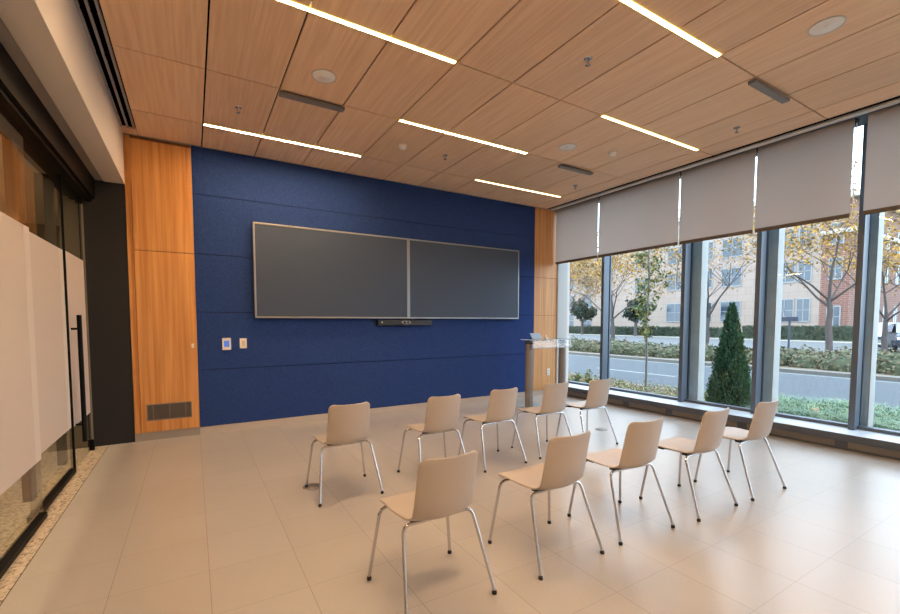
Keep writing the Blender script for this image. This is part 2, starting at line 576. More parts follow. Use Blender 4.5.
# back wall: core, blue felt panels with tight horizontal joints
b = MB(); b.box(-1.3, 7.0, YB + 0.012, YB + 0.2, 0, 3.95)
struct('wall_back', b, MT['wall_paint'])
b = MB()
zs = [0.10, 0.87, 1.641, 2.403, 3.177, ZC]
for i in range(5):
    b.box(0.046, 5.965, YB - 0.02, YB + 0.011, zs[i] + 0.004, zs[i + 1] - 0.004, 0)
b.box(0.046, 5.965, YB - 0.008, YB + 0.0115, 0.10, ZC, 1)
struct('wall_back_felt', b, [MT['felt'], MT['felt_gap']], bevel=0.0)
b = MB(); b.box(0.046, 6.53, YB - 0.014, YB + 0.0118, 0.0, 0.10)
struct('baseboard_back', b, MT['baseboard'], bevel=0.004)

# black panel at the left end of the back wall
b = MB(); b.box(-1.12, -0.668, YB - 0.005, YB + 0.0117, 0.0, 3.19)
struct('wall_back_black', b, MT['black_wall'])

# maple closet door with frame, upper panel, kickboard, vent and lock
d = MB()
d.box(-0.664, -0.60, YB - 0.012, YB + 0.0117, 0.105, 3.78, 0)
d.box(-0.596, 0.043, YB - 0.03, YB + 0.0117, 0.108, 2.394, 0)
d.box(-0.596, 0.043, YB - 0.03, YB + 0.0117, 2.402, 3.745, 0)
d.box(-0.60, 0.043, YB - 0.012, YB + 0.0117, 3.745, 3.785, 1)
d.box(-0.60, 0.043, YB - 0.010, YB + 0.0116, 0.108, 3.74, 1)
door1 = struct('door_1', d, [MT['wood'], MT['wood_dk']], bevel=0.002)
k = MB(); k.box(-0.664, 0.045, YB - 0.014, YB + 0.0117, 0.0, 0.105)
k.build('kickboard', MT['kick'], door1)
g = MB()
gx0, gx1, gz0, gz1 = -0.535, -0.04, 0.255, 0.465
gy = YB - 0.036
g.box(gx0, gx1, gy, YB - 0.030, gz0, gz0 + 0.014); g.box(gx0, gx1, gy, YB - 0.030, gz1 - 0.014, gz1)
g.box(gx0, gx0 + 0.014, gy, YB - 0.030, gz0, gz1); g.box(gx1 - 0.014, gx1, gy, YB - 0.030, gz0, gz1)
for xx in (gx0 + 0.07, (gx0 + gx1) / 2, gx1 - 0.07):
    g.box(xx - 0.004, xx + 0.004, gy, YB - 0.031, gz0, gz1)
for i in range(13):
    z = gz0 + 0.02 + i * 0.0135
    g.box(gx0 + 0.012, gx1 - 0.012, gy + 0.002, YB - 0.031, z, z + 0.004)
g.box(gx0 + 0.01, gx1 - 0.01, gy + 0.004, YB - 0.0301, gz0 + 0.01, gz1 - 0.01, 1)
g.build('vent_grille', [MT['grille'], MT['grille_dk']], door1)
l = MB()
for z0, z1 in ((0, 0),):
    l.box(-0.022, 0.008, YB - 0.034, YB - 0.030, 1.17, 1.225)
    l.tube([(-0.007, YB - 0.046, 1.2), (-0.007, YB - 0.033, 1.2)], 0.011, 12)
l.build('lock', MT['plate'], door1)

# maple panel at the right end
w = MB()
w.box(5.969, 6.595, YB - 0.02, YB + 0.0117, 0.10, 1.636, 0)
w.box(5.969, 6.595, YB - 0.02, YB + 0.0117, 1.642, 2.400, 0)
w.box(5.969, 6.595, YB - 0.02, YB + 0.0117, 2.406, 3.785, 0)
w.box(5.969, 6.595, YB - 0.01, YB + 0.0116, 0.10, 3.78, 1)
struct('wall_back_maple', w, [MT['wood_r'], MT['wood_dk']])

# left bulkhead over the glass wall
w = MB(); w.box(-0.87, -0.665, Y0, YB, 3.185, 3.9)
struct('wall_left_bulkhead', w, MT['white'], bevel=0.003)
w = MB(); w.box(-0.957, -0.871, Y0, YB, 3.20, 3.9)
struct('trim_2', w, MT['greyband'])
w = MB(); w.box(-1.25, -0.957, Y0, YB, 2.965, 3.9); w.box(-1.19, -0.99, Y0, YB, 2.93, 2.97)
struct('trim_3', w, MT['black'], bevel=0.003)

# rear wall behind the camera, and the wall at its window end
w = MB(); w.box(-4.2, 7.0, Y0 - 0.2, Y0, -0.1, 3.95)
struct('wall_rear', w, MT['wall_paint'])
# corridor shell beyond the glass
w = MB(); w.box(-4.4, -4.2, Y0, 10.0, -0.1, 3.2)
struct('wall_corridor', w, MT['cor_wall'])
w = MB(); w.box(-4.4, -1.12, 9.0, 9.2, -0.1, 3.2); w.box(-1.3, -1.12, YB + 0.01, 9.0, -0.1, 3.2)
struct('wall_corridor_end', w, plain('olive_paint', (140, 128, 108), 0.75))
w = MB(); w.box(-4.4, -1.26, Y0, 9.2, 3.05, 3.15)
struct('ceiling_corridor', w, MT['white'])

# ceiling: veneered panels with open joints under a dark void
xs = [-0.515, 0.17, 0.806, 1.444, 2.085, 2.72, 3.352, 3.988, 4.622, 5.262, 5.905, 6.275]
ys = [Y0, -1.585, -0.375, 0.84, 2.055, 3.272, 4.492, 5.712, 6.455]
c = MB()
for i in range(len(xs) - 1):
    for j in range(len(ys) - 1):
        gx = 0.0075; gy_ = 0.006
        c.box(xs[i] + gx, xs[i + 1] - gx, ys[j] + gy_, ys[j + 1] - gy_, ZC, ZC + 0.02, 0)
c.box(-0.66, 6.55, Y0, YB, ZC + 0.036, ZC + 0.05, 1)
c.box(-0.665, -0.515, 6.27, YB - 0.03, ZC, ZC + 0.02, 0)
c.box(-0.66, 6.28, YB - 0.026, YB - 0.0205, ZC + 0.004, ZC + 0.02, 1)
c.box(6.275, 6.38, Y0, YB, ZC + 0.02, ZC + 0.024, 1)
struct('ceiling', c, [MT['ceil_wood'], MT['groove']])
c = MB(); c.box(-4.4, 7.1, Y0 - 0.2, YB + 0.2, 3.95, 4.1)
struct('ceiling_slab', c, MT['groove'])
c = MB(); c.box(6.38, 6.47, Y0, YB - 0.02, ZC - 0.004, ZC + 0.02)
struct('trim_4', c, MT['fascia'], bevel=0.003)
c = MB(); c.box(6.47, 6.84, Y0, YB, ZC + 0.0, ZC + 0.16)
struct('ceiling_pocket', c, MT['curb'])

# window wall ------------------------------------------------------------
XM = 6.84
mull = [5.515, 3.965, 2.918, 1.875, 0.83, -0.22, -1.27]
edges = [6.43] + mull
cb = MB()
cb.box(XW, XM + 0.18, Y0, YB, 0.108, 0.19, 0)
cb.box(XW + 0.035, XM + 0.18, Y0, YB, 0.0, 0.108, 2)
cb.box(XW + 0.002, XM + 0.1, Y0, YB - 0.02, 0.19, 0.196, 1)
curb = struct('baseboard_right', cb, [MT['curb'], MT['sill'], MT['curb']], bevel=0.003)
bounds = [6.3] + mull
for a, b_ in zip(bounds[:-1], bounds[1:]):
    if b_ < 0: break
    n = max(1, round((a - b_) / 1.0)); st = (a - b_) / n
    for q in range(n):
        y1 = a - q * st - 0.06; y0 = a - (q + 1) * st + 0.06
        gm = MB()
        gm.box(XW + 0.022, XW + 0.036, y0, y1, 0.03, 0.104, 0)
        for z in (0.045, 0.06, 0.075, 0.09):
            gm.box(XW + 0.018, XW + 0.023, y0 + 0.01, y1 - 0.01, z, z + 0.005, 0)
        gm.build('vent_grille', MT['curbgrille'], curb)

for i in range(len(edges) - 1):
    y1 = edges[i]; y0 = edges[i + 1]
    wm = MB()
    hw = 0.029
    # mullion on this bay's near side: inner box, glazing pocket line, outer cap
    wm.box(XM, XM + 0.15, y0 - hw, y0 + hw, 0.196, 3.95, 0)
    wm.box(XM + 0.15, XM + 0.185, y0 - hw + 0.008, y0 + hw - 0.008, 0.19, 3.95, 1)
    wm.box(XM + 0.185, XM + 0.215, y0 - hw, y0 + hw, 0.19, 3.95, 0)
    # bottom rail
    wm.box(XM + 0.10, XM + 0.2, y0 + hw, y1 - (0 if i == 0 else hw), 0.19, 0.235, 0)
    win = struct('window_%d' % (i + 1), wm, [MT['mullion'], MT['black']])
    pm = MB()
    gx = XM + 0.166
    pm.box(gx, gx + 0.006, y0 + 0.02, y1 - 0.02 if i else y1, 0.236, 3.94)
    pm.build('pane', MT['glass'], win)

w = MB(); w.box(6.6, 6.87, 6.435, YB + 0.0, 0.19, 3.95)
struct('wall_right_jamb', w, MT['lit_side'])
w = MB(); w.box(6.84, 7.1, Y0 - 0.2, 7.2, 3.95, 12.5); w.box(6.84, 7.2, YB + 0.21, 30, -0.3, 3.95)
struct('wall_exterior', w, MT['pilaster'])
for n_, yc in enumerate((3.965, 2.918, 1.875, 0.83)):
    ya = yc - 0.115 + (-0.02, 0, 0.045, 0.045)[n_]
    w = MB(); w.box(7.10, 7.27, ya, yc + 0.10, -0.25, 12)
    cl = struct('column_%d' % (n_ + 1), w, MT['pilaster'])
    w = MB(); w.box(7.095, 7.275, ya - 0.012, ya - 0.0005, -0.25, 12)  # added sheet paints the column's sky-lit side paler
    w.build('white_lit_side', MT['lit_side'], cl)
w = MB(); w.box(6.9, 7.05, -0.2 + Y0, 7, -0.3, -0.0); w.box(6.6, 7.05, Y0 - 0.2, 7, -0.3, 0.0)
struct('trim_5', w, MT['concrete'])

# left glass wall ----------------------------------------------------------
def glass_panel(name, x, y0, y1, zb, ztop, film, rail=True, kind='structure'):
    gm = MB(); gm.box(x - 0.006, x + 0.006, y0, y1, zb, ztop)
    o = gm.build(name, MT['pglass'])
    o['kind'] = kind
    if film:
        fm = MB(); fm.box(x + 0.0062, x + 0.0072, y0 + 0.01, y1 - 0.01, 0.455, 2.21)
        fm.build('frosted_film', MT['frost'], o)
    if rail:
        rm = MB(); rm.box(x - 0.03, x + 0.03, y0, y1, 0.0, 0.045)
        rm.build('bottom_rail', MT['black'], o, bevel=0.004)
    return o

p1 = glass_panel('wall_left_glass', -1.045, Y0, 4.30, 0.045, 2.94, True)
p2 = glass_panel('wall_left_glass', -1.085, 4.22, 5.47, 0.045, 2.94, True)
dd = glass_panel('door_2', -1.07, 5.485, 6.30, 0.02, 2.94, True, rail=False)
em = MB(); em.box(-1.08, -1.06, 5.474, 5.484, 0.01, 2.94)
em.build('door_edge_strip', MT['black'], dd)
for (yy, xx, pn) in ((4.285, -1.0385, 'wall_left_glass'), (5.43, -1.0785, 'p2')):
    sm_ = MB(); sm_.box(xx, xx + 0.002, yy - 0.10, yy + 0.03, 0.455, 2.21)  # paler band over the film along the panel edge
    sm_.build('edge_band', MT['pale_band'], p2 if pn == 'p2' else p1)
hm = MB()
hm.tube([(-0.995, 5.57, 0.28), (-0.995, 5.57, 1.58)], 0.021, 12)
hm.tube([(-0.995, 5.57, 0.46), (-1.063, 5.57, 0.46)], 0.012, 10)
hm.tube([(-0.995, 5.57, 1.44), (-1.063, 5.57, 1.44)], 0.012, 10)
hm.build('door_handle', MT['black'], dd)
jm = MB(); jm.box(-1.10, -1.04, 6.29, 6.33, 0.0, 0.13)
jm.build('floor_pivot', MT['black'], dd, bevel=0.006)
jm = MB(); jm.box(-1.11, -1.04, 6.29, 6.34, 2.86, 2.94)
jm.build('top_pivot', MT['black'], dd, bevel=0.006)
w = MB(); w.box(-1.085, -1.055, 6.345, 6.36, 0.0, 2.93)
struct('trim_6', w, MT['cor_grey'])
w = MB(); w.box(-1.076, -1.07, 6.365, YB - 0.006, 0.02, 2.93)
struct('wall_left_glass', w, MT['pglass'])
# unseen corridor lamps, added to brighten the left side of the room
for yy in (0.4, 3.4, 6.2):
    t = thing('added_corridor_light', 'warm flat lamp added in the corridor to brighten the room through the glass wall', 'light', (-2.7, yy, 3.05), 0, 'added corridor lamps')
    q = MB(); q.box(-0.32, 0.32, -0.32, 0.32, -0.02, 0.0); q.build('frame', MT['white'], t)
    q = MB(); q.box(-0.29, 0.29, -0.29, 0.29, -0.024, -0.019); q.build('diffuser', MT['lamp'], t)
# posts standing in the corridor behind the glass
for (x0, x1, y0, y1, mt) in ((-1.27, -1.20, 4.74, 4.83, 'cor_post'), (-1.27, -1.2, 5.80, 5.87, 'cor_grey')):
    w = MB(); w.box(x0, x1, y0, y1, 0, 3.05)
    struct('column_corridor', w, MT[mt])
for (y0, y1, mt) in ((4.2, 5.2, 'wood'), (6.1, 6.7, 'cor_post'), (7.6, 8.6, 'wood')):
    w = MB(); w.box(-4.199, -4.15, y0, y1, 0, 3.05)
    struct('wall_corridor_panel', w, MT[mt])

# ================================================================== CEILING FITTINGS
def light_strip(x0, y, label):
    t = thing('strip_light', label, 'light', (x0, y, ZC), 0, 'warm strip lights in the ceiling joints')
    h = MB()
    L = 1.9
    h.box(0.004, L - 0.004, -0.024, -0.0185, -0.008, 0.02); h.box(0.004, L - 0.004, 0.0185, 0.024, -0.006, 0.02)
    h.box(0.004, 0.009, -0.024, 0.024, -0.006, 0.02); h.box(L - 0.009, L - 0.004, -0.024, 0.024, -0.006, 0.02)
    h.build('glowing_edge', MT['strip_edge'], t)
    dmb = MB(); dmb.box(0.009, L - 0.009, -0.018, 0.018, -0.004, 0.018)
    dmb.build('diffuser', MT['strip_inner' if x0 < 1 else 'strip_window' if x0 > 3 else 'strip_middle'], t)
    return t

light_strip(0.175, 5.712, 'glowing strip light ending near the maple closet, over the left half of the blue wall')
light_strip(2.09, 4.492, 'glowing strip light in the ceiling joint beside the white smoke detector, above the display')
light_strip(3.993, 5.712, 'glowing strip light closest to the corner of blue wall and window shades')
light_strip(0.175, 3.272, 'glowing strip light nearest the round speaker by the left bulkhead')
light_strip(3.993, 3.272, 'glowing strip light nearest the window shades, between round speaker and grey bar')
light_strip(2.09, 2.055, 'largest glowing strip light, cut by the top edge, beside the nearest sprinkler')
for x0, y in ((0.175, 0.84), (3.993, 0.84), (2.09, -0.375), (0.175, -1.585), (3.993, -1.585)):
    light_strip(x0, y, 'glowing strip light in a ceiling joint behind the photographer')

def speaker(x, y, r, label):
    t = thing('ceiling_speaker', label, 'speaker', (x, y, ZC), 0, 'round ceiling speakers')
    q = MB(); q.lathe([(r, 0.0), (r, -0.006), (r - 0.008, -0.008), (r - 0.010, -0.003), (0.001, -0.003)], (0, 0, 0), 36)
    q.build('rim', MT['white'], t)
    q = MB(); q.lathe([(r - 0.011, -0.0025), (r - 0.02, -0.006), (0.012, -0.008), (0.011, -0.010), (0.001, -0.010)], (0, 0, 0), 36)
    q.build('grille', MT['speaker'], t)

speaker(1.125, 4.065, 0.115, 'round white ceiling speaker near the left bulkhead beside the grey bar')
speaker(4.315, 1.445, 0.115, 'largest round white ceiling speaker, above the nearest window shade')
speaker(4.31, 4.07, 0.115, 'round white ceiling speaker beside the farthest grey bar')

def ceiling_bar(x0, x1, y, label):
    t = thing('ceiling_bar', label, 'ceiling fixture', ((x0 + x1) / 2, y, ZC), 0, 'grey ceiling bars')
    L = (x1 - x0) / 2
    q = MB(); q.box(-L, L, -0.035, 0.035, -0.045, -0.012)
    q.build('body', MT['greymetal'], t, bevel=0.006)
    q = MB(); q.box(-L + 0.03, L - 0.03, -0.02, 0.02, -0.014, 0.0)
    q.build('mounting_rail', MT['black'], t)

ceiling_bar(0.806, 1.46, 4.53, 'short grey metal bar on the ceiling beside the small round speaker by the bulkhead')
ceiling_bar(4.622, 5.33, 2.085, 'short grey metal bar on the ceiling nearest the window shades and the camera')
ceiling_bar(4.66, 5.34, 4.55, 'farthest short grey metal bar on the ceiling towards the maple corner')

def sprinkler(x, y, label):
    t = thing('sprinkler', label, 'sprinkler', (x, y, ZC), 0, 'ceiling sprinklers')
    q = MB(); q.lathe([(0.035, 0.0), (0.033, -0.006), (0.018, -0.008), (0.017, -0.003), (0.001, -0.003)], (0, 0, 0), 20)
    q.build('escutcheon', MT['chrome'], t)
    q = MB()
    q.tube([(0, 0, -0.003), (0, 0, -0.022)], 0.008, 10)
    q.tube([(-0.008, 0, -0.02), (-0.011, 0, -0.04), (0, 0, -0.055)], 0.003, 6)
    q.tube([(0.008, 0, -0.02), (0.011, 0, -0.04), (0, 0, -0.055)], 0.003, 6)
    q.build('frame', MT['greymetal'], t)
    q = MB(); q.lathe([(0.001, -0.054), (0.02, -0.055), (0.021, -0.058), (0.001, -0.059)], (0, 0, 0), 16)
    q.build('deflector', MT['chrome'], t)

sprinkler(0.485, 5.09, 'small chrome sprinkler over the left strip light by the maple closet')
sprinkler(3.042, 2.652, 'small chrome sprinkler nearest the camera, in the ceiling between the two foremost strip lights')
sprinkler(3.06, 5.1, 'small chrome sprinkler in the ceiling over the right display')
sprinkler(5.62, 2.675, 'small chrome sprinkler close above the shade second from the right')
sprinkler(5.62, 5.12, 'farthest small chrome sprinkler, in the ceiling corner near the first shade')

def smoke(x, y, label):
    t = thing('smoke_detector', label, 'smoke detector', (x, y, ZC), 0, 'white smoke detectors')
    q = MB(); q.lathe([(0.055, 0.0), (0.055, -0.012), (0.05, -0.016), (0.001, -0.016)], (0, 0, 0), 28)
    q.build('base', MT['white'], t)
    q = MB(); q.lathe([(0.046, -0.016), (0.046, -0.03), (0.036, -0.042), (0.015, -0.046), (0.001, -0.046)], (0, 0, 0), 28)
    q.build('sensor_cap', MT['speaker'], t)

smoke(2.42, 5.108, 'white smoke detector on the ceiling in front of the left display')
smoke(4.975, 3.886, 'white smoke detector on the ceiling by the grey bar and strip light near the shades')

# slot air diffuser along the left bulkhead
t = thing('slot_diffuser', 'long black two-slot air diffuser between wooden ceiling and white bulkhead', 'air diffuser', (-0.59, 0, ZC))
q = MB()
for x0 in (-0.072, -0.012, 0.05):
    q.box(x0, x0 + 0.018, Y0 + 0.02, 6.265, -0.004, 0.024)
q.build('rails', plain('grey_rail', (150, 150, 154), 0.5), t)
q = MB(); q.box(-0.07, 0.066, Y0 + 0.02, 6.268, 0.018, 0.024)
for yy in [Y0 + 0.4 + 0.6 * i for i in range(14)]:
    q.box(-0.055, 0.05, yy, yy + 0.02, 0.004, 0.016)
q.build('throat', plain('black_void', (6, 6, 7), 0.95, spec=0.0), t)

# ================================================================== SHADES
def shade(y0, y1, label, chain=True):
    t = thing('roller_shade', label, 'window shade', (6.52, (y0 + y1) / 2, 2.70), 0, 'roller shades')
    h = (y1 - y0) / 2
    q = MB()
    n = 24
    pts = []
    for i in range(n + 1):
        yy = -h + 2 * h * i / n
        pts.append((0.0015 * math.sin(i * 1.1), yy, 0.0)); pts.append((0.0015 * math.sin(i * 1.1), yy, 1.088))
    q.add(pts, [(2 * i, 2 * i + 2, 2 * i + 3, 2 * i + 1) for i in range(n)], 0, True)
    fo = q.build('fabric', MT['shade'], t)
    q = MB(); q.box(-0.008, 0.008, -h + 0.002, h - 0.002, -0.012, 0.036)
    q.build('hem_bar', MT['hem'], t, bevel=0.003)
    q = MB(); q.tube([(0.045, -h, 1.075), (0.045, h, 1.075)], 0.035, 14)
    q.build('roller_tube', MT['fascia'], t)
    q = MB(); q.box(0.0, 0.09, -h - 0.014, -h - 0.004, 1.02, 1.09)
    q.build('bracket', MT['black'], t)
    if chain:
        q = MB(); q.tube([(0.005, -h - 0.02, -0.07), (0.005, -h - 0.02, 1.03)], 0.0045, 6)
        q.build('bead_chain', MT['chain'], t)

shade(5.385, 6.43, 'taupe roller shade beside the maple panel, farthest from the camera')
shade(3.878, 5.362, 'widest taupe roller shade, above the slim young tree')
shade(2.862, 3.855, 'taupe roller shade above the cone-shaped evergreen')
shade(1.893, 2.84, 'taupe roller shade above the yellow-leaved tree and dark street post')
shade(0.50, 1.782, 'taupe roller shade cut by the right edge, nearest the camera', chain=False)

# ================================================================== DISPLAYS on the blue wall
def display(x0, x1, z0, z1, label):
    t = thing('display', label, 'screen', ((x0 + x1) / 2, YB - 0.02, z0), 0, 'wall displays')
    hw = (x1 - x0) / 2; H = z1 - z0
    q = MB(); q.box(-hw + 0.03, hw - 0.03, -0.06, -0.004, 0.05, H - 0.05)
    q.build('rear_housing', MT['black_plastic'], t)
    q = MB(); bw = 0.024
    q.box(-hw, hw, -0.092, -0.058, 0, bw); q.box(-hw, hw, -0.092, -0.058, H - bw, H)
    q.box(-hw, -hw + bw, -0.092, -0.058, bw, H - bw); q.box(hw - bw, hw, -0.092, -0.058, bw, H - bw)
    q.build('bezel', MT['bezel'], t, bevel=0.003)
    q = MB(); q.box(-hw + bw, hw - bw, -0.086, -0.0585, bw, H - bw)
    q.build('screen', MT['screen'], t)
    return t

display(0.75, 3.113, 1.563, 2.88, 'large dark wall display on the side of the touch panel and maple closet')
display(3.117, 5.49, 1.563, 2.88, 'large dark wall display on the side of the windows and lectern')

t = thing('video_bar', 'slim black conference video bar under the joined wall displays', 'camera', (3.07, YB - 0.02, 1.462))
q = MB(); q.box(-0.49, 0.49, -0.085, -0.0, -0.015, 0.082)
q.build('body', MT['black_plastic'], t, bevel=0.012)
q = MB()
n = 20
q.lathe([(0.034, 0), (0.034, 0.008), (0.03, 0.01), (0.001, 0.01)], (0, 0, 0), 24, 0, 2.6, 1.0)
ring = q.build('camera_window', MT['greymetal'], t)
ring.rotation_euler = (PI / 2, 0, 0); ring.location = (0.0, -0.085, 0.0375)
q = MB()
for xx in (-0.035, 0.03):
    q.lathe([(0.022, 0), (0.022, 0.004), (0.012, 0.006), (0.001, 0.004)], (xx, 0, 0.0105), 20)
q.build('lens', MT['lens'], ring)
q = MB(); q.tube([(-0.43, -0.088, 0.04), (-0.43, -0.084, 0.04)], 0.010, 10)
q.build('status_light', MT['chain'], t)
q = MB(); q.box(-0.12, 0.12, -0.05, 0.0, 0.072, 0.115)
q.build('bracket', MT['black'], t)

# wall plates
t = thing('touch_panel', 'white control panel with a small blue screen on the blue wall', 'control panel', (0.393, YB - 0.02, 1.21))
q = MB(); q.box(-0.054, 0.054, -0.024, 0, -0.082, 0.082)
q.build('case', MT['plate'], t, bevel=0.010)
q = MB(); q.box(-0.033, 0.033, -0.0255, -0.022, -0.04, 0.045)
q.build('screen', MT['touch'], t)
t = thing('light_switch', 'beige light switch plate beside the touch panel on the blue wall', 'switch', (0.601, YB - 0.02, 1.213))
q = MB(); q.box(-0.045, 0.045, -0.010, 0, -0.07, 0.07)
q.build('plate', MT['plate'], t, bevel=0.004)
q = MB(); q.box(-0.02, 0.02, -0.016, -0.009, -0.035, 0.035)
q.build('rocker', MT['plate_in'], t, bevel=0.003)
t = thing('wall_outlet', 'white socket plate low on the maple panel behind the lectern', 'outlet', (6.375, YB - 0.02, 0.465))
q = MB(); q.box(-0.04, 0.04, -0.010, 0, -0.07, 0.07)
q.build('plate', MT['plate'], t, bevel=0.004)
for z0 in (0.012, -0.048):
    q = MB(); q.box(-0.018, 0.018, -0.013, -0.009, z0, z0 + 0.036)
    q.build('socket_face', MT['plate_in'], t)

# floor boxes
def floor_box(x, y, r, label):
    t = thing('floor_box', label, 'floor outlet', (x, y, 0), 0, 'round floor boxes')
    q = MB(); q.lathe([(r, 0), (r, 0.003), (r - 0.012, 0.006), (r - 0.014, 0.003), (0.001, 0.003)], (0, 0, 0), 36)
    q.build('rim', MT['greymetal'], t)
    q = MB(); q.lathe([(r - 0.015, 0.0028), (r - 0.016, 0.005), (0.001, 0.005)], (0, 0, 0), 36)
    q.box(-r * 0.45, r * 0.45, -0.012, 0.012, 0.0045, 0.007)
    q.build('lid', MT['grille'], t)

floor_box(0.905, 3.875, 0.083, 'round metal floor box beside the foot of the farthest left chair')
floor_box(4.90, 3.925, 0.083, 'round metal floor box behind the chair nearest the far windows')

# ================================================================== LECTERN
t = thing('lectern', 'acrylic-topped lectern on two bronze oval posts before the maple panel', 'lectern', (5.45, 5.60, 0))
for dx, yy in ((-0.375, 0.0), (0.425, 0.0)):
    q = MB(); q.lathe([(0.080, 0.012), (0.080, 1.135)], (dx, yy, 0), 28, 0, 1.0, 0.62)
    q.build('post', MT['lectern'], t)
    q = MB(); q.lathe([(0.085, 1.12), (0.088, 1.15), (0.07, 1.165), (0.03, 1.18), (0.001, 1.18)], (dx, yy, 0), 28, 0, 1.0, 0.8)
    q.build('post_cap', MT['black_plastic'], t)
q = MB(); q.box(-0.5, 0.5, -0.2, 0.2, 0, 0.012)
q.build('base_plate', MT['acrylic_edge'], t, bevel=0.004)
q = MB()
q.box(-0.42, 0.50, -0.13, 0.17, 1.19, 1.198)
q.add([(-0.42, -0.13, 1.198), (0.50, -0.13, 1.198), (0.42, -0.22, 1.065), (-0.50, -0.22, 1.065), (-0.42, -0.124, 1.192), (0.50, -0.124, 1.192), (0.42, -0.214, 1.06), (-0.50, -0.214, 1.06)],
      [(0, 1, 2, 3), (7, 6, 5, 4), (3, 2, 6, 7), (0, 3, 7, 4), (1, 5, 6, 2)])
q.build('acrylic_top', MT['acrylic'], t)
q = MB()
q.box(-0.42, 0.50, -0.135, -0.129, 1.188, 1.200)
q.box(-0.425, -0.417, -0.13, 0.17, 1.188, 1.200); q.box(0.497, 0.505, -0.13, 0.17, 1.188, 1.200)
q.add([(-0.50, -0.226, 1.065), (0.42, -0.226, 1.065), (0.42, -0.226, 1.052), (-0.50, -0.226, 1.052), (-0.50, -0.216, 1.065), (0.42, -0.216, 1.065), (0.42, -0.216, 1.052), (-0.50, -0.216, 1.052)],
      [(0, 3, 2, 1), (4, 5, 6, 7), (0, 1, 5, 4), (3, 7, 6, 2)])
q.build('acrylic_edge', MT['acrylic_edge'], t)
for xx in (-0.17, 0.0, 0.17):
    q = MB(); q.lathe([(0.04, 1.184), (0.035, 1.168), (0.001, 1.168)], (xx, 0.02, 0), 14, 0, 1, 0.6)
    q.build('fixing', MT['black_plastic'], t)
t = thing('control_tablet', 'small blue-grey tablet standing on the lectern top', 'tablet', (5.33, 5.72, 1.198))
q = MB()
q.add([(-0.12, -0.05, 0.0), (0.12, -0.05, 0.0), (0.12, 0.02, 0.105), (-0.12, 0.02, 0.105), (-0.12, -0.035, 0.0), (0.12, -0.035, 0.0), (0.12, 0.035, 0.105), (-0.12, 0.035, 0.105)],
      [(0, 1, 2, 3), (7, 6, 5, 4), (0, 4, 5, 1), (2, 6, 7, 3), (1, 5, 6, 2), (0, 3, 7, 4)])
q.build('case', MT['tablet'], t, bevel=0.006)
q = MB(); q.add([(-0.06, 0.02, 0.0), (0.06, 0.02, 0.0), (0.06, 0.10, 0.0), (-0.06, 0.10, 0.0), (-0.06, 0.02, 0.05), (0.06, 0.02, 0.05)],
                [(0, 1, 2, 3), (0, 4, 5, 1), (2, 5, 4, 3), (1, 5, 2), (0, 3, 4)])
q.build('stand', MT['black_plastic'], t)
t = thing('desk_microphone', 'small white microphone base beside the tablet on the lectern', 'microphone', (5.545, 5.68, 1.198))
q = MB(); q.lathe([(0.035, 0), (0.035, 0.02), (0.012, 0.03), (0.010, 0.07), (0.001, 0.075)], (0, 0, 0), 16)
q.build('base', MT['plate'], t)

# ================================================================== CHAIRS
def smooth_curve(pts, n):
    """Catmull-Rom through pts, n samples per span"""
    P = [Vector(p) for p in pts]
    P = [P[0] * 2 - P[1]] + P + [P[-1] * 2 - P[-2]]
    out = []
    for i in range(1, len(P) - 2):
        for k_ in range(n):
            t_ = k_ / n
            a, b, c_, d_ = P[i - 1], P[i], P[i + 1], P[i + 2]
            out.append(0.5 * ((2 * b) + (c_ - a) * t_ + (2 * a - 5 * b + 4 * c_ - d_) * t_ * t_ + (3 * b - a - 3 * c_ + d_) * t_ ** 3))
    out.append(P[-2])
    return out


def shell_mesh():
    # (y, z, half width, sideways dish: lift of the edges along the surface normal)
    prof = [(0.260, 0.442, 0.205, 0.000), (0.238, 0.458, 0.214, 0.004), (0.16, 0.463, 0.217, 0.010), (0.06, 0.457, 0.214, 0.014), (-0.03, 0.453, 0.208, 0.018),
            (-0.11, 0.455, 0.198, 0.024), (-0.165, 0.476, 0.189, 0.034), (-0.190, 0.525, 0.186, 0.040), (-0.205, 0.59, 0.184, 0.042), (-0.217, 0.67, 0.182, 0.038),
            (-0.228, 0.75, 0.180, 0.032), (-0.236, 0.796, 0.178, 0.028), (-0.240, 0.814, 0.174, 0.026)]
    cv = smooth_curve([(p[0], p[1], p[2]) for p in prof], 4)
    ds = smooth_curve([(p[3], 0, 0) for p in prof], 4)
    N = len(cv); Mx = 17
    mb = MB()
    vs = []
    arc = [0]
    for i in range(1, N):
        arc.append(arc[-1] + math.hypot(cv[i].x - cv[i - 1].x, cv[i].y - cv[i - 1].y))
    tot = arc[-1]
    for i in range(N):
        a = cv[max(0, i - 1)]; b = cv[min(N - 1, i + 1)]
        ty, tz = b.x - a.x, b.y - a.y
        L = math.hypot(ty, tz); ny, nz = -tz / L, ty / L       # normal
        if nz < 0 and i < N / 2: ny, nz = -ny, -nz
        # going from the seat front backwards then up, turn the normal to the sitter's side
        ny, nz = (tz / L, -ty / L)
        hw = cv[i].z
        # rounded corners at the two ends
        for dist, rad in ((arc[i], 0.055), (tot - arc[i], 0.035)):
            if dist < rad:
                hw -= rad - math.sqrt(max(0, rad * rad - (rad - dist) ** 2))
        for j in range(Mx):
            s_ = -1 + 2 * j / (Mx - 1)
            lift = ds[i].x * (s_ * s_)
            vs.append((s_ * hw, cv[i].x + ny * lift, cv[i].y + nz * lift))
    fs = []
    for i in range(N - 1):
        for j in range(Mx - 1):
            fs.append((i * Mx + j, i * Mx + j + 1, (i + 1) * Mx + j + 1, (i + 1) * Mx + j))
    mb.add(vs, fs, 0, True)
    return mb


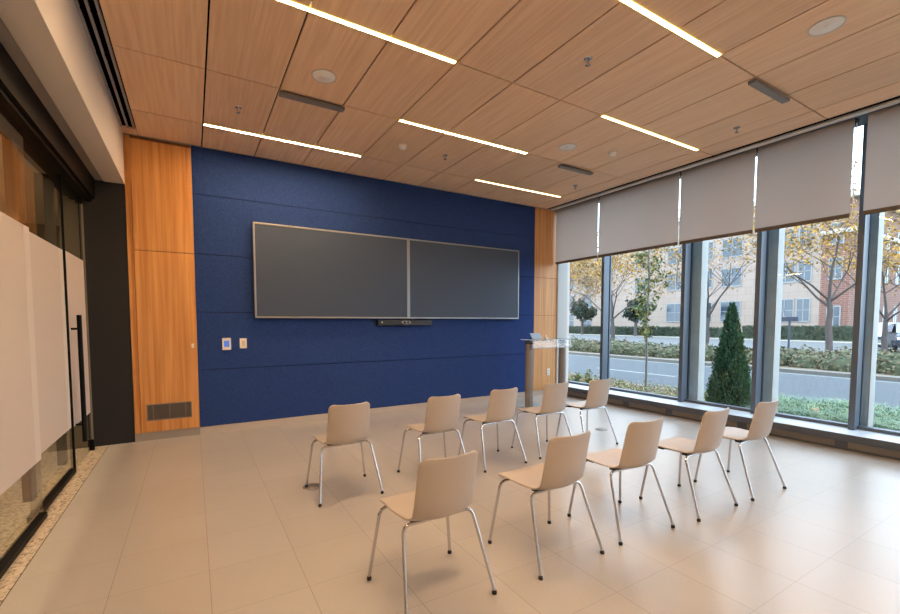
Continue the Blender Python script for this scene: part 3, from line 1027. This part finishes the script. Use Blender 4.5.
def make_chair():
    t = thing('side_chair', 'x', 'chair')
    sh = shell_mesh().build('seat_shell', MT['shell'], t)
    so = sh.modifiers.new('thickness', 'SOLIDIFY'); so.thickness = 0.011; so.offset = 0
    bv = sh.modifiers.new('edge', 'BEVEL'); bv.width = 0.004; bv.segments = 2; bv.limit_method = 'ANGLE'; bv.angle_limit = math.radians(50)
    r = 0.0098
    for sx in (-1, 1):
        for (ty, fy, fx, tz_) in ((0.19, 0.234, 0.277, 0.431), (-0.095, -0.243, 0.270, 0.444)):
            top = Vector((sx * (0.222 if ty > 0 else 0.216), ty, tz_)); foot = Vector((sx * fx, fy, 0.022))
            dr = (foot - top).normalized()
            inn = Vector((-sx, 0, 0))
            # rounded elbow from the leg into the cross tube
            pts = [foot, top + dr * 0.05]
            for k_ in range(1, 6):
                a = k_ / 6
                p0 = top + dr * 0.05; p1 = top; p2 = top + inn * 0.045
                pts.append(p0 * (1 - a) ** 2 + p1 * 2 * a * (1 - a) + p2 * a * a)
            pts += [top + inn * 0.045]
            q = MB(); q.tube(pts, r, 12)
            lg = q.build('leg', MT['chrome'], t)
            q = MB(); q.lathe([(0.0125, 0), (0.0145, 0.004), (0.013, 0.015), (0.011, 0.022), (0.001, 0.022)], (sx * fx, fy, 0), 14)
            q.build('foot_cap', MT['foot'], lg)
    q = MB()
    q.tube([(-0.18, 0.19, 0.431), (0.18, 0.19, 0.431)], r, 12)
    q.tube([(-0.175, -0.095, 0.444), (0.175, -0.095, 0.444)], r, 12)
    q.tube([(-0.10, 0.19, 0.432), (-0.10, -0.095, 0.443)], r * 0.9, 10)
    q.tube([(0.10, 0.19, 0.432), (0.10, -0.095, 0.443)], r * 0.9, 10)
    q.build('seat_frame', MT['chrome'], t)
    for px, py in ((-0.13, 0.15), (0.13, 0.15), (-0.13, -0.05), (0.13, -0.05)):
        q = MB(); q.box(px - 0.02, px + 0.02, py - 0.02, py + 0.02, 0.432, 0.455)
        q.build('mounting_block', MT['foot'], t)
    return t


G = 'beige shell chairs in two rows'
chairs = [
    (1.128, 2.047, 0.6, 'beige shell chair with chrome legs nearest the camera, first of the near row'),
    (1.983, 2.021, 0.4, 'beige shell chair with chrome legs, second from the left in the near row'),
    (2.738, 2.014, -3.9, 'beige shell chair with chrome legs, middle one of the near row'),
    (3.526, 1.953, -0.5, 'beige shell chair with chrome legs, fourth from the left in the near row'),
    (4.303, 1.924, -2.0, 'beige shell chair with chrome legs, near row, closest to the windows'),
    (1.130, 3.652, -0.9, 'beige shell chair with chrome legs standing on the round floor box'),
    (2.020, 3.585, 0.0, 'beige shell chair in the far row, second from the left, below the left display'),
    (2.755, 3.618, 0.8, 'beige shell chair, middle one of the far row, before the blue wall'),
    (3.530, 3.638, -1.2, 'beige shell chair in the far row, directly before the lectern'),
    (4.208, 3.595, -1.5, 'beige shell chair in the far row, closest to the far window corner'),
]
proto = make_chair()
for i, (x, y, a, lb) in enumerate(chairs):
    o = proto if i == 0 else copy_tree(proto)
    o.location = (x, y, 0.0); o.rotation_euler = (0, 0, math.radians(a))
    tag(o, lb, 'chair', G)

# ================================================================== OUTSIDE
ZG = -0.2
def slab(name, x0, x1, y0, y1, z0, z1, mt):
    q = MB(); q.box(x0, x1, y0, y1, z0, z1)
    return struct(name, q, mt)

slab('ground', 7.0, 200, -60, 200, ZG - 0.5, ZG - 0.09, MT['lawn'])
slab('ground_planting_bed', 7.05, 10.3, -20, 60, ZG - 0.1, ZG, MT['soil'])
slab('curb_near', 10.3, 10.5, -40, 90, ZG - 0.1, ZG + 0.01, MT['curbstone'])
slab('road', 10.5, 17.6, -40, 120, ZG - 0.1, ZG - 0.03, MT['asphalt'])
slab('curb_median', 17.6, 18.1, -40, 120, ZG - 0.1, ZG + 0.08, MT['curbstone'])
slab('ground_median', 18.1, 26.5, -40, 120, ZG - 0.1, ZG + 0.06, MT['soil'])
slab('road_far', 27.0, 45, 9.5, 120, ZG - 0.1, ZG - 0.01, MT['concrete'])
slab('sidewalk', 45, 47.5, 9.6, 120, ZG - 0.1, ZG + 0.03, plain('pale_paving', (128, 124, 118), 0.85, noise=0.05, scale=3))
slab('road_parking', 31, 47, -40, 9.2, ZG - 0.1, ZG - 0.005, MT['concrete'])
q = MB()
for y in range(-12, 60, 9):
    q.box(13.1, 13.25, y + 1.8, y + 4.8, ZG - 0.03, ZG - 0.026)
q.box(17.15, 17.27, -40, 100, ZG - 0.03, ZG - 0.026)
tag(struct('road_marking', q, MT['paint_line']), kind='structure')


def tree(name, label, cat, loc, height, trunk_r, fork, spread, nleaf, leafsize, leaf, seed, group=None, bark='bark', low=0.35, upright=0.6, depth=5):
    rnd = random.Random(seed)
    t = thing(name, label, cat, loc, rnd.uniform(0, 6), group)
    tips = []
    trunk = MB(); br = MB()

    def limb(mb, p, d, L, r, lev):
        n_ = 4
        pts = [p]; rad = [r]
        for i in range(n_):
            d = (d + Vector((rnd.uniform(-.16, .16), rnd.uniform(-.16, .16), rnd.uniform(-.06, .14)))).normalized()
            p = p + d * (L / n_); pts.append(p); rad.append(r * (1 - 0.5 * (i + 1) / n_))
            if lev >= 1: tips.append((p.copy(), lev))
        mb.tube(pts, rad, 7 if lev < 2 else 4, 0, cap=False)
        if lev < depth:
            for k_ in range(3 if lev < 2 else rnd.choice((2, 3, 3))):
                q_ = pts[rnd.choice((2, 3, 4, 4))]
                a = rnd.uniform(0, 2 * PI)
                nd = (d * upright + Vector((math.cos(a), math.sin(a), 0.25)) * spread).normalized()
                limb(br, q_, nd, L * rnd.uniform(0.6, 0.82), rad[-1] * rnd.uniform(0.65, 0.9), lev + 1)
    # main trunk
    tp = [Vector((0, 0, 0))]
    for i in range(5):
        tp.append(Vector((rnd.uniform(-.03, .03) * height * .2, rnd.uniform(-.03, .03) * height * .2, fork * (i + 1) / 5)))
    trunk.tube(tp, [trunk_r * 1.25] + [trunk_r * (1 - 0.06 * i) for i in range(5)], 10, 0)
    trunk.build('trunk', MT[bark], t)
    for k_ in range(4):
        a = k_ * PI / 2 + rnd.uniform(-.4, .4)
        limb(br, tp[-1] - Vector((0, 0, 0.05 + 0.12 * k_ * fork * low)), Vector((math.cos(a) * spread, math.sin(a) * spread, upright + 0.25)).normalized(), (height - fork) * rnd.uniform(.34, .46), trunk_r * 0.40, 0)
    limb(br, tp[-1], Vector((0, 0, 1)), (height - fork) * .45, trunk_r * 0.5, 0)
    br.build('branches', MT[bark], t)
    fl = MB()
    for i in range(nleaf):
        p, lev = rnd.choice(tips)
        for _ in range(3):                       # the tops have shed most of their leaves
            if p.z > height * 0.5 and rnd.random() < 0.75: p, lev = rnd.choice(tips)
        off = Vector((rnd.gauss(0, 1), rnd.gauss(0, 1), rnd.gauss(0, 1))) * (0.085 * (height - fork) * 0.6)
        fl.leaf(p + off, leafsize * rnd.uniform(.6, 1.3), Vector((rnd.uniform(-1, 1), rnd.uniform(-1, 1), rnd.uniform(-.2, 1))), rnd)
    fl.build('foliage', MT[leaf], t)
    return t


# street trees in the median
tree('street_tree', 'yellow-leaved bare-topped tree beside the dark street post in the median', 'tree', (24, 7.45, ZG), 8.6, 0.125, 2.7, 0.95, 4000, 0.07, 'leaf_yellow', 11, 'street trees', low=0.3)
tree('street_tree', 'yellow tree in front of the parked cars at the right edge', 'tree', (31.5, 7.5, ZG), 7.2, 0.13, 2.0, 0.95, 2200, 0.085, 'leaf_yellow', 23, 'street trees')
tree('street_tree', 'nearly leafless tree between stone column and cone-shaped evergreen', 'tree', (24, 12.55, ZG), 8.2, 0.12, 2.2, 0.95, 800, 0.07, 'leaf_yellow', 31, 'street trees')
tree('street_tree', 'pale yellow tree behind the slim young tree in the second bay', 'tree', (23.5, 18.1, ZG), 8.0, 0.13, 2.0, 0.95, 4600, 0.072, 'leaf_yellow', 42, 'street trees')
tree('street_tree', 'golden yellow tree seen through the bay next to the maple panel', 'tree', (24, 23.0, ZG), 8.2, 0.13, 2.2, 0.95, 5600, 0.075, 'leaf_yellow', 53, 'street trees')
# dark green trees close to the far building
tree('dark_tree', 'dark green tree behind the slim young tree by the far building', 'tree', (46, 32.2, ZG), 4.6, 0.2, 1.7, 1.0, 2600, 0.2, 'leaf_dark', 64, 'dark trees by the building', depth=3)
tree('dark_tree', 'dark green tree by the far building behind the golden tree', 'tree', (46, 40.3, ZG), 4.8, 0.2, 1.8, 1.0, 2600, 0.2, 'leaf_dark', 75, 'dark trees by the building', depth=3)

# slim young tree just outside
t = thing('young_tree', 'slim young tree with sparse green leaves just outside the second bay', 'tree', (9.42, 6.28, ZG))
rnd = random.Random(5)
q = MB(); q.tube([(0, 0, 0), (0.01, 0.01, 0.8), (-0.01, 0.02, 1.6), (0.01, 0.0, 2.6), (0, 0.02, 3.6), (0, 0, 4.6)], [0.03, 0.026, 0.022, 0.018, 0.012, 0.005], 8)
q.build('trunk', MT['bark_thin'], t)
br = MB(); fl = MB()
for i in range(64):
    z = 1.25 + 3.2 * (i / 64)
    a = rnd.uniform(0, 2 * PI); L = rnd.uniform(0.22, 0.55) * (1.0 if z < 3.4 else 0.8)
    if z < 1.7: L *= 0.55
    p0 = Vector((0, 0.01, z)); p1 = p0 + Vector((math.cos(a) * L * 0.55, math.sin(a) * L * 0.55, L * 0.5)); p2 = p0 + Vector((math.cos(a) * L, math.sin(a) * L, L * 0.95))
    br.tube([p0, p1, p2], [0.006, 0.004, 0.002], 5, cap=False)
    for k_ in range(18):
        s_ = rnd.uniform(0.25, 1.05)
        p = p0.lerp(p1, s_ * 2) if s_ < .5 else p1.lerp(p2, s_ * 2 - 1)
        fl.leaf(p + Vector((rnd.gauss(0, .045), rnd.gauss(0, .045), rnd.gauss(0, .05))), rnd.uniform(.03, .06), Vector((rnd.uniform(-1, 1), rnd.uniform(-1, 1), rnd.uniform(0, 1))), rnd)
br.build('branches', MT['bark_thin'], t)
fl.build('foliage', MT['leaf_young'], t)

# cone-shaped evergreen
t = thing('evergreen', 'cone-shaped dark green evergreen just outside the third bay', 'tree', (8.2, 3.87, ZG))
H = 2.02
def rad(zz):
    u_ = zz / H
    return 0.335 * (min(1.0, 0.78 + u_ * 1.6) if u_ < 0.14 else 1.0) * (1 - max(0, u_ - 0.06) / 0.94) ** 0.80 + 0.008
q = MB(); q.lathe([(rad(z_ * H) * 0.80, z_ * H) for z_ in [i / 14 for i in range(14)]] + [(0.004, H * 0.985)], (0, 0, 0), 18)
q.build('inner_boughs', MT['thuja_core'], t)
rnd = random.Random(9)
q = MB()
for i in range(9000):
    z_ = H * (1 - math.sqrt(rnd.random())) if rnd.random() < .75 else rnd.uniform(0, H)
    a = rnd.uniform(0, 2 * PI)
    lump = 1 + 0.10 * math.sin(a * 5 + z_ * 9) + 0.07 * math.sin(a * 9 - z_ * 14)
    r_ = rad(z_) * lump * rnd.uniform(0.80, 1.04)
    p = Vector((math.cos(a) * r_, math.sin(a) * r_, z_))
    up = Vector((math.cos(a) * 0.55 + rnd.gauss(0, .3), math.sin(a) * 0.55 + rnd.gauss(0, .3), 1.0)).normalized()
    sd = up.cross(Vector((rnd.gauss(0, 1), rnd.gauss(0, 1), rnd.gauss(0, .4)))).normalized()
    L = rnd.uniform(.03, .065); W = L * 0.22
    q.add([p - sd * W * .5, p + sd * W * .5, p + sd * W + up * L * .6, p + up * L, p - sd * W + up * L * .6], [(0, 1, 2, 3, 4)])
q.build('foliage', MT['leaf_thuja'], t)

# ornamental grass in the bed along the glass (uncountable)
rnd = random.Random(13)
q = MB()
for i in range(260):
    cy_ = rnd.uniform(0.4, 3.6); cx_ = rnd.uniform(7.45, 9.9)
    if abs(cy_ - 3.87) < .45 and cx_ < 8.7: continue
    if cx_ < 7.82: cx_ += .4
    for k_ in range(46):
        a = rnd.uniform(0, 2 * PI); L = rnd.uniform(.24, .52); s0 = rnd.uniform(0, .06)
        p0 = Vector((cx_ + math.cos(a) * s0, cy_ + math.sin(a) * s0, ZG))
        d1 = Vector((math.cos(a), math.sin(a), 0))
        p1 = p0 + Vector((0, 0, L * .62)) + d1 * L * .22
        p2 = p0 + Vector((0, 0, L * .62 + rnd.uniform(-.04, .08))) + d1 * L * .75
        sd = Vector((-d1.y, d1.x, 0)) * 0.006
        q.add([p0 - sd, p0 + sd, p1 + sd, p2, p1 - sd], [(0, 1, 2, 4), (4, 2, 3)])
o = q.build('ornamental_grass', MT['grass'])
tag(o, 'blue-green ornamental grass in the bed outside the right windows', 'grass', kind='stuff')
q = MB()
for i in range(9000):
    cy_ = rnd.uniform(4.3, 9.6); cx_ = rnd.uniform(7.3, 10.2)
    q.leaf(Vector((cx_, cy_, ZG + rnd.uniform(0, .14) * (1 + .5 * math.sin(cx_ * 5) * math.sin(cy_ * 4)))), rnd.uniform(.015, .04), Vector((rnd.uniform(-1, 1), rnd.uniform(-1, 1), rnd.uniform(0, 1))), rnd)
o = q.build('ground_cover', MT['cover'])
tag(o, 'pinkish and green ground cover in the bed outside the far windows', 'ground cover', kind='stuff')

# small upright plants by the corner
for i, (x, y, h_, lb) in enumerate(((8.55, 7.62, .42, 'small upright green plant outside, next to the white window jamb'), (8.55, 7.25, .52, 'taller upright green plant outside the bay beside the maple panel'), (8.35, 6.98, .34, 'low yellow-green plant outside the bay beside the maple panel'))):
    t = thing('bedding_plant', lb, 'plant', (x, y, ZG), 0, 'green plants outside the corner bay')
    st = MB(); fl = MB()
    for k_ in range(6):
        a = rnd.uniform(0, 6.28); e = Vector((math.cos(a) * .07, math.sin(a) * .07, h_ * rnd.uniform(.7, 1)))
        st.tube([(0, 0, 0), e * .5, e], [.006, .005, .003], 5, cap=False)
        for j in range(34):
            p = e * rnd.uniform(.15, 1.03)
            fl.leaf(p + Vector((rnd.gauss(0, .04), rnd.gauss(0, .04), 0)), rnd.uniform(.02, .04), Vector((rnd.uniform(-1, 1), rnd.uniform(-1, 1), .6)), rnd)
    st.build('stems', MT['bark_thin'], t); fl.build('foliage', MT['leaf_young'], t)

# dry flower heads in the grass
for (x, y, z_, lb) in ((8.36, 2.72, .1, 'dry brown flower head highest in the grass outside'), (8.2, 2.60, .05, 'dry brown flower head just below the highest one'), (7.55, 2.2, .04, 'dry yellowish flower head lowest, close to the window sill')):
    t = thing('flower_head', lb, 'flower', (x, y, ZG), 0, 'dry flower heads in the grass')
    st = MB(); st.tube([(0, 0, 0), (0.01, 0, z_ - ZG)], .005, 5); st.build('stem', MT['bark_thin'], t)
    fl = MB()
    for j in range(170):
        v_ = Vector((rnd.gauss(0, 1), rnd.gauss(0, 1), rnd.gauss(0, 1))).normalized()
        fl.leaf(Vector((0.01, 0, z_ - ZG)) + v_ * .055, .02, v_, rnd)
    fl.build('petals', MT['flower'], t)

# median shrubs, one row after the other
def shrub_mesh(seed, n_, r, h_):
    rn = random.Random(seed); q_ = MB()
    for i in range(n_):
        v_ = Vector((rn.gauss(0, 1), rn.gauss(0, 1), abs(rn.gauss(0, 1)))).normalized()
        k_ = rn.uniform(.72, 1.06) * (1 + .15 * math.sin(v_.x * 7 + seed) * math.cos(v_.y * 6))
        q_.leaf(Vector((v_.x * r * k_, v_.y * r * k_, v_.z * h_ * k_)), rn.uniform(.05, .095), v_ + Vector((rn.gauss(0, .5), rn.gauss(0, .5), rn.gauss(0, .5))), rn)
    core = [(r * .78, 0), (r * .78, h_ * .35), (r * .55, h_ * .7), (r * .1, h_ * .85)]
    q_.lathe(core, (0, 0, 0), 12, 1)
    return q_.data('foliage', [MT['leaf_shrub'], plain('shrub_inside', (70, 76, 56), .95)])
sm = [shrub_mesh(s_, 620, .82, .64) for s_ in (1, 2, 3)]
rnd = random.Random(3)
yy = 2.8
while yy < 27:
    for row in range(2):
        o = bpy.data.objects.new('median_shrub', sm[rnd.randrange(3)]); COL.objects.link(o)
        o.location = (19.2 + row * 1.5 + rnd.uniform(-.15, .15), yy + row * .6 + rnd.uniform(-.15, .15), ZG + .06)
        s_ = rnd.uniform(.85, 1.1); o.scale = (s_, s_, s_ * rnd.uniform(.85, 1.1)); o.rotation_euler = (0, 0, rnd.uniform(0, 6))
        tag(o, 'low grey-green shrub in the planted median across the road', 'shrub', 'shrubs in the road median')
    yy += 1.25

# clipped dark hedges in front of the far building
def hedge(y0, y1, x, h_, lb):
    rn = random.Random(int(y0 * 10)); q_ = MB()
    q_.box(x - .5, x + .5, y0, y1, ZG, ZG + h_ - .1, 1)
    nn = int((y1 - y0) * 160)
    for i in range(nn):
        side = rn.random()
        y = rn.uniform(y0, y1)
        if side < .6: p = Vector((x - .55 + rn.uniform(-.08, .08), y, ZG + rn.uniform(0, h_)))
        else: p = Vector((x + rn.uniform(-.55, .55), y, ZG + h_ - .08 + rn.uniform(-.06, .1)))
        q_.leaf(p, rn.uniform(.07, .13), Vector((rn.uniform(-1, 0), rn.uniform(-1, 1), rn.uniform(0, 1))), rn)
    o = q_.build('hedge', [MT['leaf_hedge'], plain('hedge_inside', (52, 62, 50), .95)])
    tag(o, lb, 'hedge')
hedge(24.5, 62, 49.5, 1.1, 'long clipped dark hedge along the far building behind the left bays')
hedge(10.5, 23.0, 51.5, 1.3, 'clipped hedge behind the dark street post before the far building')

# dark street post with a flat head
t = thing('street_post', 'dark street post with a flat wide head in the median', 'post', (30, 11.1, ZG))
q = MB(); q.tube([(0, 0, 0), (0, 0, 1.95)], .055, 10); q.build('pole', MT['post_dark'], t)
q = MB(); q.box(-.06, .06, -.42, .42, 1.72, 2.0); q.build('head', MT['post_dark'], t, bevel=.02)

# parked cars beyond the median
def car(x, y, rz, paint, label):
    t = thing('car', label, 'car', (x, y, ZG), rz, 'parked cars')
    prof = [(-2.2, .35), (-2.25, .75), (-2.1, 1.0), (-1.75, 1.05), (-1.2, 1.58), (.5, 1.62), (1.15, 1.08), (2.0, .95), (2.25, .72), (2.2, .35)]
    def extr(mb, pr, w0, w1=None, mi=0):
        n_ = len(pr); vs = []
        for sgn in (-1, 1):
            for (px, pz) in pr:
                ww = w0 if pz < 1.08 else (w1 or w0)
                vs.append((px, sgn * ww, pz))
        fs = [tuple(range(n_)), tuple(range(n_, 2 * n_))[::-1]] + [(i, n_ + i, n_ + (i + 1) % n_, (i + 1) % n_) for i in range(n_)]
        mb.add(vs, fs, mi)
    q_ = MB(); extr(q_, prof, .9, .72); q_.build('body', MT[paint], t, bevel=.06)
    q_ = MB()
    q_.add([(1.16, -.74, 1.10), (1.16, .74, 1.10), (.56, .66, 1.58), (.56, -.66, 1.58)], [(0, 1, 2, 3)])
    q_.add([(1.19, -.74, 1.08), (1.19, .74, 1.08), (.59, .66, 1.57), (.59, -.66, 1.57)], [(0, 1, 2, 3)])
    q_.build('windscreen', MT['car_glass'], t)
    for sgn in (-1, 1):
        q_ = MB(); q_.add([(-1.6, sgn * .885, 1.12), (.95, sgn * .885, 1.12), (.45, sgn * .745, 1.54), (-1.15, sgn * .745, 1.54)], [(0, 1, 2, 3)])
        q_.build('side_window', MT['car_glass'], t)
        for wx in (-1.4, 1.4):
            q_ = MB(); q_.tube([(wx, sgn * .72, .34), (wx, sgn * .93, .34)], .34, 18); q_.build('wheel', MT['tyre'], t)
    q_ = MB(); q_.box(2.2, 2.27, -.6, .6, .5, .72); q_.build('grille', MT['post_dark'], t)
    for sgn in (-1, 1):
        q_ = MB(); q_.box(2.15, 2.26, sgn * .68 - .14, sgn * .68 + .14, .72, .86); q_.build('headlight', MT['chain'], t)
car(35.5, 7.4, math.radians(200), 'car_dark', 'dark parked car with pale windscreen at the right edge outside')
car(41.8, 9.9, math.radians(195), 'car_white', 'white parked car beside the pale stone column outside')

# far apartment building: buff stone front, red brick end
bd = thing('apartment_building', 'buff stone apartment building with a red brick end across the street', 'building', (54, 15.4, ZG))
def bpart(name, mb, mats): return mb.build(name, mats, bd)
q = MB(); q.box(0, 26, 2.2, 26.0, 0, 14.4); bpart('stone_front', q, MT['stone'])
q = MB(); q.box(-.02, 40, 0, 2.2, 0, 13.4); bpart('brick_end', q, MT['brick'])
q = MB(); q.box(-.5, 40.5, -.5, 2.2, 13.4, 13.95); q.box(-.35, 40.3, -.35, 2.2, 10.15, 10.6); bpart('cornice', q, MT['trim_stone'])
q = MB(); q.box(-.35, 26, 2.2, 26.3, 14.4, 14.9); bpart('parapet', q, MT['trim_stone'])
q = MB(); q.box(6, 30, 26.0, 62, 0, 13.0); bpart('low_wing', q, MT['stone'])
q = MB(); q.box(5.6, 30.4, 26.0, 62.4, 13.0, 13.4); bpart('wing_cornice', q, MT['trim_stone'])

def win_x(y, z, w, h_, x=0.0):
    fr = MB()
    x0 = x - .06
    fr.box(x0, x + .1, y - w / 2 - .1, y - w / 2, z - h_ / 2 - .1, z + h_ / 2 + .1); fr.box(x0, x + .1, y + w / 2, y + w / 2 + .1, z - h_ / 2 - .1, z + h_ / 2 + .1)
    fr.box(x0, x + .1, y - w / 2, y + w / 2, z - h_ / 2 - .14, z - h_ / 2); fr.box(x0, x + .1, y - w / 2, y + w / 2, z + h_ / 2, z + h_ / 2 + .12)
    fr.box(x0, x + .05, y - .04, y + .04, z - h_ / 2, z + h_ / 2); fr.box(x0, x + .05, y - w / 2, y + w / 2, z - .03, z + .03)
    f_ = bpart('window', fr, MT['bframe'])
    p_ = MB(); p_.box(x - .03, x + .02, y - w / 2, y + w / 2, z - h_ / 2, z + h_ / 2)
    p_.build('pane', MT['bwin'], f_)
def win_y(x, z, w, h_, y=0.0):
    fr = MB(); y0 = y - .06
    fr.box(x - w / 2 - .1, x - w / 2, y0, y + .1, z - h_ / 2 - .1, z + h_ / 2 + .1); fr.box(x + w / 2, x + w / 2 + .1, y0, y + .1, z - h_ / 2 - .1, z + h_ / 2 + .1)
    fr.box(x - w / 2, x + w / 2, y0, y + .1, z - h_ / 2 - .14, z - h_ / 2); fr.box(x - w / 2, x + w / 2, y0, y + .1, z + h_ / 2, z + h_ / 2 + .3)
    fr.box(x - .04, x + .04, y0, y + .05, z - h_ / 2, z + h_ / 2)
    f_ = bpart('window', fr, MT['bframe'])
    p_ = MB(); p_.box(x - w / 2, x + w / 2, y - .03, y + .02, z - h_ / 2, z + h_ / 2)
    p_.build('pane', MT['bwin'], f_)
rows = [2.2, 6.86, 10.23]
for z in rows:
    for y, w_ in ((40.5 - 15.4, 1.6), (37.2 - 15.4, 1.6), (32.2 - 15.4, 2.2), (28.6 - 15.4, 1.6), (25.7 - 15.4, 2.0), (22.4 - 15.4, 1.5), (20.5 - 15.4, 1.5), (18.9 - 15.4, 1.0)):
        if y > 25: continue
        win_x(y, z if z > 3 else 2.9, w_, 1.95 if z > 3 else 2.2)
for z in rows + []:
    win_x(1.1, z, .9, 1.9, -.02)
    for x in (3.2, 7.5, 10.0, 13.5, 16.5):
        win_y(x, z, 1.1, 1.9)
for y in (43.5, 47.5, 51.5, 55.5, 60, 64.5, 69):
    for z in (2.0, 5.4, 8.8):
        win_x(y - 15.4, z, 1.7, 2.2, 6.0)
